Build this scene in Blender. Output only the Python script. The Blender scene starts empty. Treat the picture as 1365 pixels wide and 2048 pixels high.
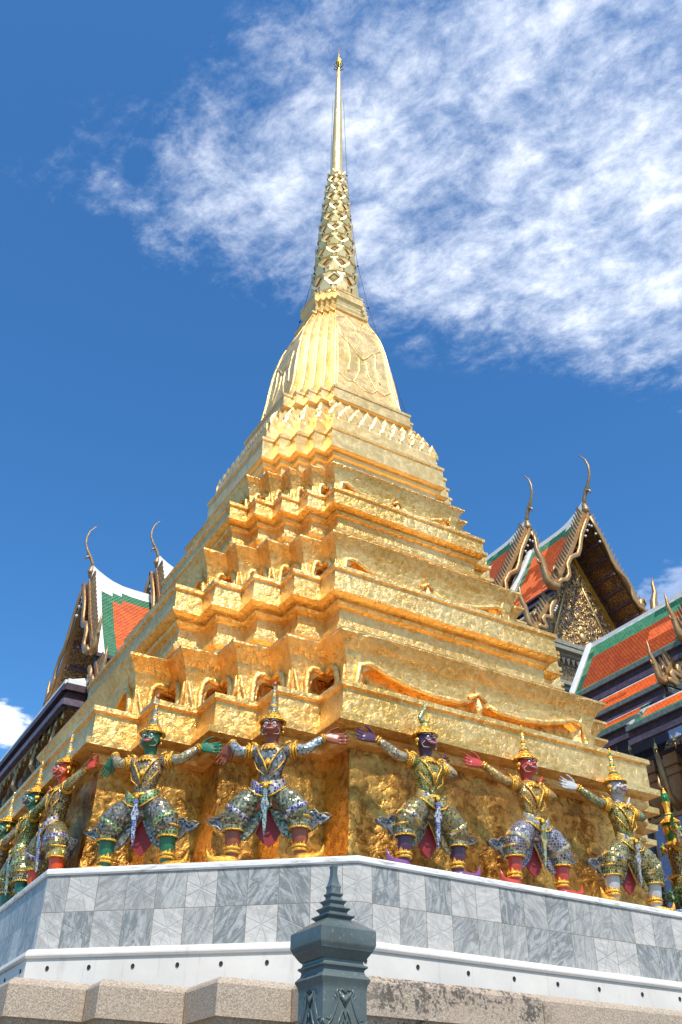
import bpy, bmesh, math, random
from mathutils import Vector, Matrix, noise
R = math.radians
random.seed(7)
scene = bpy.context.scene
col = scene.collection

# ------------------------------------------------------------------ camera
# world axes: x runs along the stupa's right-hand face, y runs away from it, origin under the spire
PHI, TH, ROLL = R(30.2914), R(35.6992), R(0.5459)
CAM = Vector((-6.353, -11.218, 1.6))
def rotm(v):
    return Vector((v[0]*math.cos(PHI)+v[1]*math.sin(PHI), -v[0]*math.sin(PHI)+v[1]*math.cos(PHI), v[2]))
fwd = rotm((0, math.cos(TH), math.sin(TH))); rt0 = rotm((1, 0, 0)); up0 = rotm((0, -math.sin(TH), math.cos(TH)))
rt = rt0*math.cos(ROLL)+up0*math.sin(ROLL); up = up0*math.cos(ROLL)-rt0*math.sin(ROLL)
cd = bpy.data.cameras.new('camera'); cam = bpy.data.objects.new('camera', cd); col.objects.link(cam)
cam.matrix_world = Matrix(((rt.x, up.x, -fwd.x, CAM.x), (rt.y, up.y, -fwd.y, CAM.y), (rt.z, up.z, -fwd.z, CAM.z), (0, 0, 0, 1)))
cd.sensor_fit = 'VERTICAL'; cd.sensor_height = 36; cd.lens = 1847.64*36/2048
cd.clip_start = 0.05; cd.clip_end = 3000
scene.camera = cam

# ------------------------------------------------------------------ light
SUN = Vector((-0.30, -0.954, 0)).normalized(); EL = R(56)
sundir = Vector((SUN.x*math.cos(EL), SUN.y*math.cos(EL), math.sin(EL)))
sl = bpy.data.lights.new('sun', 'SUN'); sl.energy = 4.2; sl.angle = R(0.53); sl.color = (1.0, 0.93, 0.81)
so = bpy.data.objects.new('sun', sl); col.objects.link(so)
so.rotation_euler = sundir.to_track_quat('Z', 'Y').to_euler()
scene.view_settings.view_transform = 'Standard'; scene.view_settings.look = 'None'
scene.view_settings.exposure = 0.42; scene.view_settings.gamma = 1

# ------------------------------------------------------------------ node helper
class NT:
    def __init__(s, tree): s.t = tree; tree.nodes.clear()
    def n(s, typ, **kw):
        nd = s.t.nodes.new(typ)
        for k, v in kw.items():
            if k.startswith('_'): setattr(nd, k[1:], v)
            else:
                nm = k.replace('__', ' ')
                s.inp(nd, nm, v)
        return nd
    def inp(s, nd, nm, v):
        sock = nd.inputs[int(nm[1:])] if (nm[0] == 'i' and nm[1:].isdigit()) else nd.inputs[nm]
        if isinstance(v, bpy.types.NodeSocket): s.t.links.new(v, sock)
        else: sock.default_value = v
    def m(s, op, a, b=0.0, c=None, clamp=False):
        nd = s.t.nodes.new('ShaderNodeMath'); nd.operation = op; nd.use_clamp = clamp
        s.inp(nd, 'i0', a); s.inp(nd, 'i1', b)
        if c is not None: s.inp(nd, 'i2', c)
        return nd.outputs[0]
    def mix(s, f, a, b, blend='MIX'):
        nd = s.t.nodes.new('ShaderNodeMix'); nd.data_type = 'RGBA'; nd.blend_type = blend
        s.inp(nd, 'i0', f)
        for i, v in ((6, a), (7, b)):
            if isinstance(v, bpy.types.NodeSocket): s.t.links.new(v, nd.inputs[i])
            else: nd.inputs[i].default_value = (*v[:3], 1)
        return nd.outputs[2]
    def ss(s, v, lo, hi, to0=0.0, to1=1.0):
        nd = s.t.nodes.new('ShaderNodeMapRange'); nd.interpolation_type = 'SMOOTHSTEP'
        s.inp(nd, 'i0', v); s.inp(nd, 'i1', lo); s.inp(nd, 'i2', hi); s.inp(nd, 'i3', to0); s.inp(nd, 'i4', to1)
        return nd.outputs[0]
    def noise(s, vec, scale, detail=4, rough=.55, dist=0.0):
        nd = s.n('ShaderNodeTexNoise', Scale=scale, Detail=detail, Roughness=rough, Distortion=dist)
        if vec is not None: s.t.links.new(vec, nd.inputs['Vector'])
        return nd
    def ramp(s, fac, stops, interp='LINEAR'):
        nd = s.t.nodes.new('ShaderNodeValToRGB'); nd.color_ramp.interpolation = interp
        el = nd.color_ramp.elements
        while len(el) < len(stops): el.new(0.5)
        for e, (p, c) in zip(el, stops): e.position = p; e.color = (*c[:3], 1)
        s.inp(nd, 'i0', fac); return nd.outputs[0]

# ------------------------------------------------------------------ world: Nishita sky + high cirrus
w = bpy.data.worlds.new('World'); scene.world = w; w.use_nodes = True
T = NT(w.node_tree)
sky = T.n('ShaderNodeTexSky'); sky.sky_type = 'NISHITA'; sky.sun_disc = False
sky.sun_elevation = EL; sky.sun_rotation = math.atan2(SUN.x, SUN.y)
sky.altitude = 0; sky.air_density = 1.0; sky.dust_density = 0.8; sky.ozone_density = 2.0
tc = T.n('ShaderNodeTexCoord')
mp = T.n('ShaderNodeMapping', Vector=tc.outputs['Generated']); mp.inputs['Rotation'].default_value = (0, 0, PHI)
sp = T.n('ShaderNodeSeparateXYZ', Vector=mp.outputs[0])
zz = T.m('MAXIMUM', sp.outputs[2], 0.05)
X = T.m('DIVIDE', sp.outputs[0], zz); Y = T.m('DIVIDE', sp.outputs[1], zz)
# wisps stretched along the wind
ang = R(32)
U = T.m('ADD', T.m('MULTIPLY', X, math.cos(ang)), T.m('MULTIPLY', Y, -math.sin(ang)))
V = T.m('ADD', T.m('MULTIPLY', X, math.sin(ang)), T.m('MULTIPLY', Y, math.cos(ang)))
cv = T.n('ShaderNodeCombineXYZ', X=T.m('MULTIPLY', U, 1.35), Y=T.m('MULTIPLY', V, 1.7), Z=3.7)
n1 = T.noise(cv.outputs[0], 2.2, 5, .6, .35)
n2 = T.noise(cv.outputs[0], 8.0, 9, .66, .25)
n3 = T.noise(cv.outputs[0], 26.0, 7, .72, .3)
dens = T.m('ADD', T.m('ADD', T.m('MULTIPLY', n1.outputs[0], .75), T.m('MULTIPLY', n2.outputs[0], .85)), T.m('MULTIPLY', n3.outputs[0], .46))
# where the bank of cirrus lies
b1 = T.ss(T.m('SUBTRACT', T.m('ADD', T.m('MULTIPLY', X, .34), .98), Y), -.08, .22)
b2 = T.ss(T.m('SUBTRACT', Y, T.m('SUBTRACT', .42, T.m('MULTIPLY', X, .66))), -.20, .20)
b3 = T.ss(X, -.52, .10, .0, 1.)
cover = T.m('MULTIPLY', T.m('MULTIPLY', b1, b2), T.m('ADD', .55, T.m('MULTIPLY', b3, .45)))
dd = T.m('ADD', dens, T.m('MULTIPLY', T.m('SUBTRACT', cover, 1.0), .62))
cm = T.m('MULTIPLY', T.ss(dd, .68, 1.48), T.ss(cover, .02, .5))
# small cumulus low on the left
dx = T.m('DIVIDE', T.m('SUBTRACT', X, -.93), .085); dy = T.m('DIVIDE', T.m('SUBTRACT', Y, 2.40), .17)
rr = T.m('SQRT', T.m('ADD', T.m('MULTIPLY', dx, dx), T.m('MULTIPLY', dy, dy)))
cn = T.noise(T.n('ShaderNodeCombineXYZ', X=X, Y=Y).outputs[0], 14, 6, .6)
cum = T.ss(T.m('ADD', rr, T.m('MULTIPLY', T.m('SUBTRACT', cn.outputs[0], .5), 2.2)), 1.25, .55)
dx2 = T.m('DIVIDE', T.m('SUBTRACT', X, .72), .10); dy2 = T.m('DIVIDE', T.m('SUBTRACT', Y, 1.70), .13)
rr2 = T.m('SQRT', T.m('ADD', T.m('MULTIPLY', dx2, dx2), T.m('MULTIPLY', dy2, dy2)))
cum2 = T.m('MULTIPLY', T.ss(T.m('ADD', rr2, T.m('MULTIPLY', T.m('SUBTRACT', cn.outputs[0], .5), 3.0)), 1.2, .5), .28)
cloud = T.m('MAXIMUM', T.m('MULTIPLY', cm, .92), T.m('MAXIMUM', T.m('MULTIPLY', cum, .95), cum2))
hs = T.n('ShaderNodeHueSaturation', Hue=.5, Saturation=1.22, Value=1.0, Color=sky.outputs[0])
tint = T.mix(1.0, hs.outputs[0], (.66, .98, 1.13), 'MULTIPLY')
ccol = T.mix(T.ss(n2.outputs[0], .3, .7), (5.8, 6.5, 7.6), (8.0, 8.3, 8.8))
full = T.mix(cloud, tint, ccol)
bg = T.n('ShaderNodeBackground', Color=full, Strength=.135)
T.t.links.new(bg.outputs[0], T.n('ShaderNodeOutputWorld').inputs[0])

# ------------------------------------------------------------------ mesh helpers
class MB:
    def __init__(s): s.v = []; s.f = []; s.m = []; s.uv = []
    def add(s, vs, fs, mi=0, uvs=None):
        o = len(s.v); s.v += [tuple(p) for p in vs]
        for k, f in enumerate(fs):
            s.f.append(tuple(i+o for i in f)); s.m.append(mi)
            s.uv.append(uvs[k] if uvs else None)
    def quad(s, a, b, c, d, mi=0, uv=None): s.add([a, b, c, d], [(0, 1, 2, 3)], mi, [uv] if uv else None)
    def box(s, c, h, mi=0, rot=None, taper=1.0):
        vs = []
        for z in (-1, 1):
            k = taper if z > 0 else 1
            for x, y in ((-1, -1), (1, -1), (1, 1), (-1, 1)):
                p = Vector((x*h[0]*k, y*h[1]*k, z*h[2]))
                if rot: p = rot @ p
                vs.append(Vector(c)+p)
        s.add(vs, [(3, 2, 1, 0), (4, 5, 6, 7), (0, 1, 5, 4), (1, 2, 6, 5), (2, 3, 7, 6), (3, 0, 4, 7)], mi)
    def tube(s, pts, rad, seg=8, mi=0, flat=1.0, upv=None, cap=True):
        pts = [Vector(p) for p in pts]; n = len(pts)
        if not isinstance(rad, (list, tuple)): rad = [rad]*n
        vs = []; prev = None
        for i, p in enumerate(pts):
            d = (pts[min(i+1, n-1)]-pts[max(i-1, 0)])
            d = d.normalized() if d.length > 1e-9 else Vector((0, 0, 1))
            if upv is not None: a = Vector(upv)
            elif prev is None: a = Vector((0, 0, 1)) if abs(d.z) < .9 else Vector((1, 0, 0))
            else: a = prev
            sx = d.cross(a)
            if sx.length < 1e-6: sx = d.cross(Vector((.3, .9, .2)))
            sx.normalize(); sy = sx.cross(d).normalized(); prev = sy
            r = rad[i]; ra, rb = (r if isinstance(r, tuple) else (r, r*flat))
            for k in range(seg):
                t = 2*math.pi*k/seg
                vs.append(p+sx*math.cos(t)*ra+sy*math.sin(t)*rb)
        fs = [(i*seg+k, i*seg+(k+1) % seg, (i+1)*seg+(k+1) % seg, (i+1)*seg+k) for i in range(n-1) for k in range(seg)]
        if cap: fs += [tuple(range(seg))[::-1], tuple((n-1)*seg+k for k in range(seg))]
        s.add(vs, fs, mi)
    def lathe(s, prof, seg=24, c=(0, 0, 0), mis=None, mi=0, sx=1, sy=1):
        vs = []
        for r, z in prof:
            for k in range(seg):
                t = 2*math.pi*(k+.5)/seg
                vs.append((c[0]+r*math.cos(t)*sx, c[1]+r*math.sin(t)*sy, c[2]+z))
        for i in range(len(prof)-1):
            s_f = [(i*seg+k, i*seg+(k+1) % seg, (i+1)*seg+(k+1) % seg, (i+1)*seg+k) for k in range(seg)]
            s.add(vs[:] if False else [], [], 0)
            o = len(s.v)
            if i == 0: s.v += [tuple(p) for p in vs]; base = o
            for f in s_f:
                s.f.append(tuple(base+q for q in f)); s.m.append(mis[i] if mis else mi); s.uv.append(None)
        for ring, rev in ((0, True), (len(prof)-1, False)):
            if prof[ring][0] > 1e-4:
                f = tuple(base+ring*seg+k for k in range(seg))
                s.f.append(f[::-1] if rev else f); s.m.append((mis[0 if rev else -1]) if mis else mi); s.uv.append(None)
    def ball(s, c, r, mi=0, seg=10, rings=7):
        r = r if isinstance(r, tuple) else (r, r, r)
        prof = [(max(math.sin(math.pi*i/rings), 1e-5), -math.cos(math.pi*i/rings)) for i in range(rings+1)]
        vs = [(c[0]+p*math.cos(2*math.pi*k/seg)*r[0], c[1]+p*math.sin(2*math.pi*k/seg)*r[1], c[2]+z*r[2]) for p, z in prof for k in range(seg)]
        fs = [(i*seg+k, i*seg+(k+1) % seg, (i+1)*seg+(k+1) % seg, (i+1)*seg+k) for i in range(rings) for k in range(seg)]
        s.add(vs, fs, mi)
    def prism(s, poly, d0, d1, fn, mi=0):
        """poly of 2-D points, fn(u, v, depth) -> 3-D"""
        n = len(poly); vs = [fn(u, v, d0) for u, v in poly]+[fn(u, v, d1) for u, v in poly]
        fs = [tuple(range(n))[::-1], tuple(range(n, 2*n))]+[(i, (i+1) % n, n+(i+1) % n, n+i) for i in range(n)]
        s.add(vs, fs, mi)

def mesh_of(name, mb, mats, smooth=False):
    me = bpy.data.meshes.new(name); me.from_pydata(mb.v, [], mb.f)
    for m_ in (mats if isinstance(mats, (list, tuple)) else [mats]): me.materials.append(m_)
    me.polygons.foreach_set('material_index', mb.m)
    if any(u is not None for u in mb.uv):
        uvl = me.uv_layers.new(name='UVMap'); k = 0
        for p, u in zip(me.polygons, mb.uv):
            for j in range(p.loop_total):
                uvl.data[k].uv = u[j] if u else (0, 0); k += 1
    if smooth: me.polygons.foreach_set('use_smooth', [True]*len(me.polygons))
    me.update()
    bm = bmesh.new(); bm.from_mesh(me); bmesh.ops.recalc_face_normals(bm, faces=bm.faces); bm.to_mesh(me); bm.free()
    return me
def obj(name, mb, mats, parent=None, smooth=False, autosmooth=None):
    me = mesh_of(name, mb, mats, smooth or autosmooth is not None)
    if autosmooth is not None:
        me.polygons.foreach_set('use_smooth', [True]*len(me.polygons)); me.set_sharp_from_angle(angle=R(autosmooth))
    o = bpy.data.objects.new(name, me); col.objects.link(o)
    if parent: o.parent = parent
    return o
def thing(name, label, cat, loc=(0, 0, 0), rz=0, group=None):
    o = bpy.data.objects.new(name, None); col.objects.link(o); o.location = loc; o.rotation_euler = (0, 0, rz)
    o['label'] = label; o['category'] = cat; o.empty_display_size = .2
    if group: o['group'] = group
    return o
def tag(o, label, cat, group=None):
    o['label'] = label; o['category'] = cat
    if group: o['group'] = group
    return o
def structure(o): o['kind'] = 'structure'; return o
def local_parent(o, t):
    """parent o (modelled in world space) to the empty t, keeping it where it is"""
    o.parent = t
    o.matrix_parent_inverse = (Matrix.Translation(t.location) @ t.rotation_euler.to_matrix().to_4x4()).inverted()
    return o

# ------------------------------------------------------------------ materials
def newmat(name):
    m = bpy.data.materials.new(name); m.use_nodes = True
    t = NT(m.node_tree); out = t.n('ShaderNodeOutputMaterial')
    b = t.n('ShaderNodeBsdfPrincipled'); t.t.links.new(b.outputs[0], out.inputs[0])
    return m, t, b
def bump(t, b, h, strength, dist=.02, prev=None):
    nd = t.n('ShaderNodeBump', Strength=strength, Distance=dist, Height=h)
    if prev is not None: t.t.links.new(prev, nd.inputs['Normal'])
    t.t.links.new(nd.outputs[0], b.inputs['Normal']); return nd.outputs[0]
def gold(name, base=(1.0, .685, .285), dark=(.74, .41, .10), rough=(.26, .42), bs=.48, wscale=14.0, streak=False, metal=.82):
    m, t, b = newmat(name)
    tc = t.n('ShaderNodeTexCoord').outputs['Object']
    if streak:
        tc2 = t.n('ShaderNodeMapping', Vector=tc); tc2.inputs['Scale'].default_value = (1, 1, .55); v = tc2.outputs[0]
    else: v = tc
    a = t.noise(v, 1.1, 5, .6); c = t.noise(v, wscale, 6, .62, .6); f = t.noise(v, 42, 4, .6, .3)
    colr = t.mix(t.ss(t.m('ADD', t.m('MULTIPLY', a.outputs[0], .5), t.m('MULTIPLY', c.outputs[0], .5)), .38, .62), dark, base)
    # brownish specks where the leaf is worn
    sp = t.noise(v, 17, 3, .7)
    colr = t.mix(t.m('MULTIPLY', t.ss(sp.outputs[0], .68, .78), .7), colr, (.33, .17, .05))
    gm = t.n('ShaderNodeMapping', Vector=tc); gm.inputs['Scale'].default_value = (1.6, 1.6, .45)
    gr = t.noise(gm.outputs[0], 5.0, 6, .7, .4); gf = t.m('MULTIPLY', t.ss(gr.outputs[0], .57, .74), .55)
    colr = t.mix(gf, colr, (.42, .25, .09))
    t.inp(b, 'Base Color', colr); t.inp(b, 'Metallic', t.m('SUBTRACT', metal, t.m('MULTIPLY', gf, .6)))
    t.inp(b, 'Roughness', t.ss(c.outputs[0], .3, .7, rough[0], rough[1]))
    vor = t.n('ShaderNodeTexVoronoi', Scale=34.0, Vector=v, Randomness=.6); vor.feature = 'F1'
    n0 = bump(t, b, c.outputs[0], bs, .05)
    vcol = t.n('ShaderNodeSeparateColor', Color=vor.outputs['Color'])
    n1_ = bump(t, b, vcol.outputs[0], bs*.5, .010, n0)
    bump(t, b, f.outputs[0], bs*.55, .012, n1_)
    return m
M = {}
M['gold'] = gold('gold_leaf')
M['gold_wall'] = gold('gold_leaf_wall', base=(.86, .46, .11), dark=(.32, .13, .022), rough=(.22, .38), bs=.38, wscale=12.0, metal=.95)  # darker, oranger gold for wall and recesses: their shade is put into the colour
M['gold_pale'] = gold('gold_leaf_smooth', base=(1.0, .70, .31), dark=(.86, .54, .18), rough=(.30, .44), bs=.24, wscale=7.0, metal=.66)
M['gold_spire'] = gold('gold_leaf_spire', base=(1.0, .73, .33), dark=(.97, .64, .22), rough=(.30, .42), bs=.14, wscale=5.0, metal=.66)

def plain(name, c, rough=.5, metal=0.0, var=.12, scale=8, bs=.15, c2=None):
    m, t, b = newmat(name); tc = t.n('ShaderNodeTexCoord').outputs['Object']
    n = t.noise(tc, scale, 5, .6)
    c2 = c2 or tuple(x*(1-var*2.2) for x in c)
    t.inp(b, 'Base Color', t.mix(t.ss(n.outputs[0], .35, .65), c2, c))
    b.inputs['Metallic'].default_value = metal; b.inputs['Roughness'].default_value = rough
    bump(t, b, t.noise(tc, scale*5, 4, .6).outputs[0], bs, .01)
    return m
M['dark_metal'] = plain('dark_metal', (.04, .035, .03), .45, .7)
M['white_plaster'] = plain('white_plaster', (.78, .76, .73), .6, 0, .06, 3)
M['purple'] = plain('purple_lacquer', (.085, .045, .058), .45, 0, .25, 4)
M['purple_light'] = plain('purple_grey_molding', (.15, .11, .15), .5, 0, .2, 6)
M['patina'] = plain('dull_green_patina', (.10, .16, .13), .5, 0, .3, 9, .4, c2=(.20, .22, .21))
M['maroon'] = plain('maroon_lacquer', (.075, .028, .03), .5, 0, .25, 5)
M['ochre'] = plain('ochre_gilt_mosaic', (.55, .30, .10), .32, .55, .30, 30, .5, c2=(.34, .20, .10))
M['tan'] = plain('old_gilt', (.45, .29, .13), .42, .5, .3, 22, .5, c2=(.22, .14, .08))
M['bluewhite'] = plain('blue_white_ceramic', (.36, .42, .55), .3, 0, .3, 40, .3, c2=(.12, .16, .35))

def tiles(name, c, c2):
    m, t, b = newmat(name); uv = t.n('ShaderNodeUVMap').outputs[0]; s = t.n('ShaderNodeSeparateXYZ', Vector=uv)
    W, Hh = .11, .075
    row = t.m('FLOOR', t.m('DIVIDE', s.outputs[1], Hh)); fr = t.m('FRACT', t.m('DIVIDE', s.outputs[1], Hh))
    off = t.m('MULTIPLY', t.m('MODULO', row, 2.0), .5)
    cx = t.m('ADD', t.m('DIVIDE', s.outputs[0], W), off); fc = t.m('FRACT', cx); cc = t.m('FLOOR', cx)
    wn = t.n('ShaderNodeTexWhiteNoise', Vector=t.n('ShaderNodeCombineXYZ', X=cc, Y=row).outputs[0]); wn.noise_dimensions = '3D'
    base = t.mix(wn.outputs[0], c, c2)
    big = t.noise(uv, .9, 4)
    base = t.mix(t.m('MULTIPLY', t.ss(big.outputs[0], .45, .7), .35), base, tuple(x*.6 for x in c2))
    t.inp(b, 'Base Color', base)
    b.inputs['Roughness'].default_value = .42; b.inputs['Specular IOR Level'].default_value = .3
    edge = t.m('ABSOLUTE', t.m('SUBTRACT', fc, .5))
    h = t.m('SUBTRACT', fr, t.m('MULTIPLY', t.m('POWER', edge, 2.0), 1.6))
    bump(t, b, h, 1.0, .035)
    return m
M['orange_tile'] = tiles('orange_roof_tile', (.78, .135, .010), (.58, .075, .008))
M['green_tile'] = tiles('green_roof_tile', (.05, .23, .10), (.025, .14, .065))

def carved(name, gold_c, ground_c, scale):
    m, t, b = newmat(name); tc = t.n('ShaderNodeTexCoord').outputs['Object']
    w1 = t.noise(tc, scale*.35, 2, .5); 
    vv = t.n('ShaderNodeVectorMath', i0=tc, i1=t.n('ShaderNodeVectorMath', i0=w1.outputs[1], i1=(.9/scale*2, .9/scale*2, .9/scale*2)).outputs[0]); vv.operation = 'ADD'
    t.t.nodes[-2].operation = 'MULTIPLY' if False else t.t.nodes[-2].operation
    n = t.noise(tc, scale, 3, .55, 2.6)
    k = t.m('ABSOLUTE', t.m('SUBTRACT', n.outputs[0], .5))
    f = t.ss(k, .085, .03)
    t.inp(b, 'Base Color', t.mix(f, ground_c, gold_c)); t.inp(b, 'Metallic', t.m('MULTIPLY', f, .75))
    b.inputs['Roughness'].default_value = .33
    bump(t, b, f, 1.0, .06)
    return m
M['pediment'] = carved('carved_pediment', (.95, .64, .30), (.06, .05, .12), 6.5)
M['frieze'] = carved('carved_frieze', (.8, .5, .2), (.06, .05, .08), 8)
M['stencil'] = carved('stencilled_ceiling', (.80, .46, .16), (.14, .05, .04), 7)
M['wall_dark'] = carved('dark_mosaic_wall', (.16, .15, .17), (.025, .027, .045), 9)

def cornice_grey():
    m, t, b = newmat('grey_mosaic_cornice'); tc = t.n('ShaderNodeTexCoord').outputs['Object']
    v = t.n('ShaderNodeTexVoronoi', Scale=22.0, Vector=tc)
    t.inp(b, 'Base Color', t.mix(v.outputs['Color'], (.16, .15, .11), (.34, .33, .26))); b.inputs['Roughness'].default_value = .35
    bump(t, b, v.outputs['Distance'], .5, .02); return m
M['grey_cornice'] = cornice_grey()

def marble():
    m, t, b = newmat('marble_tiles'); uv = t.n('ShaderNodeUVMap').outputs[0]; s = t.n('ShaderNodeSeparateXYZ', Vector=uv)
    W, Hh = .272, .305
    cx = t.m('DIVIDE', s.outputs[0], W); cy = t.m('DIVIDE', s.outputs[1], Hh)
    ix, iy = t.m('FLOOR', cx), t.m('FLOOR', cy)
    fx, fy = t.m('SUBTRACT', t.m('FRACT', cx), .5), t.m('SUBTRACT', t.m('FRACT', cy), .5)
    wn = t.n('ShaderNodeTexWhiteNoise', Vector=t.n('ShaderNodeCombineXYZ', X=ix, Y=iy, Z=4.0).outputs[0]); wn.noise_dimensions = '3D'
    r = wn.outputs[0]; rc = t.n('ShaderNodeSeparateColor', Color=wn.outputs[1])
    # veins: rotated and shifted from tile to tile
    vr = t.n('ShaderNodeVectorRotate', Vector=uv, Angle=t.m('MULTIPLY', rc.outputs[0], 2.6)); vr.rotation_type = 'Z_AXIS'
    vs = t.n('ShaderNodeMapping', Vector=vr.outputs[0]); vs.inputs['Scale'].default_value = (4.2, 12, 1)
    va = t.n('ShaderNodeVectorMath', i0=vs.outputs[0], i1=t.n('ShaderNodeCombineXYZ', X=t.m('MULTIPLY', r, 37.0), Y=t.m('MULTIPLY', rc.outputs[1], 51.0)).outputs[0]); va.operation = 'ADD'
    n = t.noise(va.outputs[0], 1.0, 8, .70, 1.9)
    lightc = t.mix(t.ss(n.outputs[0], .38, .66), (.40, .38, .355), (.55, .52, .475))
    darkc = t.mix(t.ss(n.outputs[0], .40, .62), (.17, .18, .18), (.385, .385, .37))
    midc = t.mix(t.ss(n.outputs[0], .36, .66), (.24, .24, .23), (.44, .43, .40))
    base = t.mix(t.ss(r, .26, .29), lightc, t.mix(t.ss(rc.outputs[2], .5, .55), midc, darkc))
    # engraved star
    ax, ay = t.m('ABSOLUTE', fx), t.m('ABSOLUTE', fy)
    l1 = t.m('ABSOLUTE', t.m('SUBTRACT', ay, t.m('MULTIPLY', ax, .42)))
    l2 = t.m('ABSOLUTE', t.m('SUBTRACT', ax, t.m('MULTIPLY', ay, .42)))
    ln = t.m('MINIMUM', l1, l2)
    line = t.m('MULTIPLY', t.ss(ln, .022, .008), t.m('ADD', .18, t.m('MULTIPLY', rc.outputs[1], .6)))
    base = t.mix(t.m('MULTIPLY', line, .8), base, (.25, .255, .26))
    gm = t.n('ShaderNodeMapping', Vector=uv); gm.inputs['Scale'].default_value = (4.0, .8, 1)
    gs = t.noise(gm.outputs[0], 2.0, 6, .7)
    base = t.mix(t.m('MULTIPLY', t.ss(gs.outputs[0], .52, .72), .4), base, (.20, .19, .165))
    g = t.m('MINIMUM', t.m('MULTIPLY', t.m('SUBTRACT', .5, ax), W), t.m('MULTIPLY', t.m('SUBTRACT', .5, ay), Hh))
    gn = t.noise(uv, 9, 3)
    gr = t.ss(g, t.m('ADD', .0022, t.m('MULTIPLY', gn.outputs[0], .004)), .0015)
    base = t.mix(t.m('MULTIPLY', gr, .85), base, (.20, .16, .11))
    t.inp(b, 'Base Color', base); b.inputs['Roughness'].default_value = .42
    bump(t, b, t.m('SUBTRACT', n.outputs[0], t.m('ADD', gr, line)), .35, .008)
    return m
M['marble'] = marble()
def marble_plain():
    m, t, b = newmat('white_marble_slab'); tc = t.n('ShaderNodeTexCoord').outputs['Object']
    mp = t.n('ShaderNodeMapping', Vector=tc); mp.inputs['Scale'].default_value = (1.2, 1.2, 9)
    n = t.noise(mp.outputs[0], 3, 6, .65, 1.5)
    t.inp(b, 'Base Color', t.mix(t.ss(n.outputs[0], .30, .52), (.36, .33, .31), (.72, .70, .67))); b.inputs['Roughness'].default_value = .45
    bump(t, b, n.outputs[0], .2, .01); return m
M['coping'] = marble_plain()
def whitewash():
    m, t, b = newmat('white_painted_plinth'); tc = t.n('ShaderNodeTexCoord').outputs['Object']
    n = t.noise(tc, 1.6, 6, .6); n2_ = t.noise(tc, 9, 5, .7)
    c = t.mix(t.ss(n.outputs[0], .35, .7), (.58, .545, .50), (.68, .64, .58))
    c = t.mix(t.m('MULTIPLY', t.ss(n2_.outputs[0], .62, .8), .35), c, (.45, .43, .40))
    gm = t.n('ShaderNodeMapping', Vector=tc); gm.inputs['Scale'].default_value = (5, 5, .5)
    gs = t.noise(gm.outputs[0], 3.0, 5, .7)
    c = t.mix(t.m('MULTIPLY', t.ss(gs.outputs[0], .55, .72), .35), c, (.36, .34, .30))
    t.inp(b, 'Base Color', c); b.inputs['Roughness'].default_value = .55
    bump(t, b, n2_.outputs[0], .12, .01); return m
M['white'] = whitewash()
def granite():
    m, t, b = newmat('speckled_granite'); tc = t.n('ShaderNodeTexCoord').outputs['Object']
    v = t.n('ShaderNodeTexVoronoi', Scale=150.0, Vector=tc); n = t.noise(tc, 210, 2, .5); g = t.noise(tc, 1.3, 5, .6)
    sc_ = t.n('ShaderNodeSeparateColor', Color=v.outputs['Color'])
    c = t.mix(t.ss(sc_.outputs[0], .1, .9), (.28, .215, .155), (.50, .405, .31))
    c = t.mix(t.m('MULTIPLY', t.ss(n.outputs[0], .58, .68), .75), c, (.14, .12, .10))
    c = t.mix(t.ss(g.outputs[0], .40, .65, 0, .28), c, (.46, .33, .24))
    # black lichen on the long stones to the right
    sp_ = t.n('ShaderNodeSeparateXYZ', Vector=tc)
    lm = t.m('MULTIPLY', t.ss(sp_.outputs[0], -2.9, -2.4), t.ss(sp_.outputs[0], -.9, -1.1))
    ln_ = t.m('ADD', t.m('MULTIPLY', t.noise(tc, 4.5, 4, .6).outputs[0], .55), t.m('MULTIPLY', t.noise(tc, 38, 4, .75).outputs[0], .5))
    c = t.mix(t.m('MULTIPLY', t.m('MULTIPLY', t.ss(ln_, .52, .60), lm), .88), c, (.06, .05, .04))
    t.inp(b, 'Base Color', c); b.inputs['Roughness'].default_value = .75
    bump(t, b, t.noise(tc, 60, 5, .7).outputs[0], .5, .012); return m
M['granite'] = granite()
def paving():
    m, t, b = newmat('stone_paving'); tc = t.n('ShaderNodeTexCoord').outputs['Object']
    br = t.n('ShaderNodeTexBrick', Vector=tc, Scale=1.0); br.inputs['Color1'].default_value = (.15, .13, .11, 1); br.inputs['Color2'].default_value = (.12, .105, .09, 1)
    br.inputs['Mortar'].default_value = (.07, .06, .05, 1); br.inputs['Mortar Size'].default_value = .01; br.offset = .5
    br.inputs['Brick Width'].default_value = .8; br.inputs['Row Height'].default_value = .5
    n = t.noise(tc, 2, 6)
    t.inp(b, 'Base Color', t.mix(t.ss(n.outputs[0], .4, .7, 0, .3), br.outputs[0], (.10, .085, .07))); b.inputs['Roughness'].default_value = .7
    bump(t, b, n.outputs[0], .2, .01); return m
M['paving'] = paving()
def post_paint():
    m, t, b = newmat('grey_green_gloss_paint'); tc = t.n('ShaderNodeTexCoord').outputs['Object']
    n = t.noise(tc, 7, 5, .6); n2_ = t.noise(tc, 55, 4, .6)
    c = t.mix(t.ss(n.outputs[0], .35, .65), (.076, .096, .094), (.102, .128, .126))
    c = t.mix(t.m('MULTIPLY', t.ss(n2_.outputs[0], .60, .70), .6), c, (.24, .25, .23))
    n4 = t.noise(tc, 16, 6, .75)
    c = t.mix(t.m('MULTIPLY', t.ss(n4.outputs[0], .56, .70), .5), c, (.045, .055, .05))
    t.inp(b, 'Base Color', c); b.inputs['Roughness'].default_value = .33
    bump(t, b, t.m('ADD', n.outputs[0], t.m('MULTIPLY', n2_.outputs[0], .3)), .25, .006); return m
M['post'] = post_paint()

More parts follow.
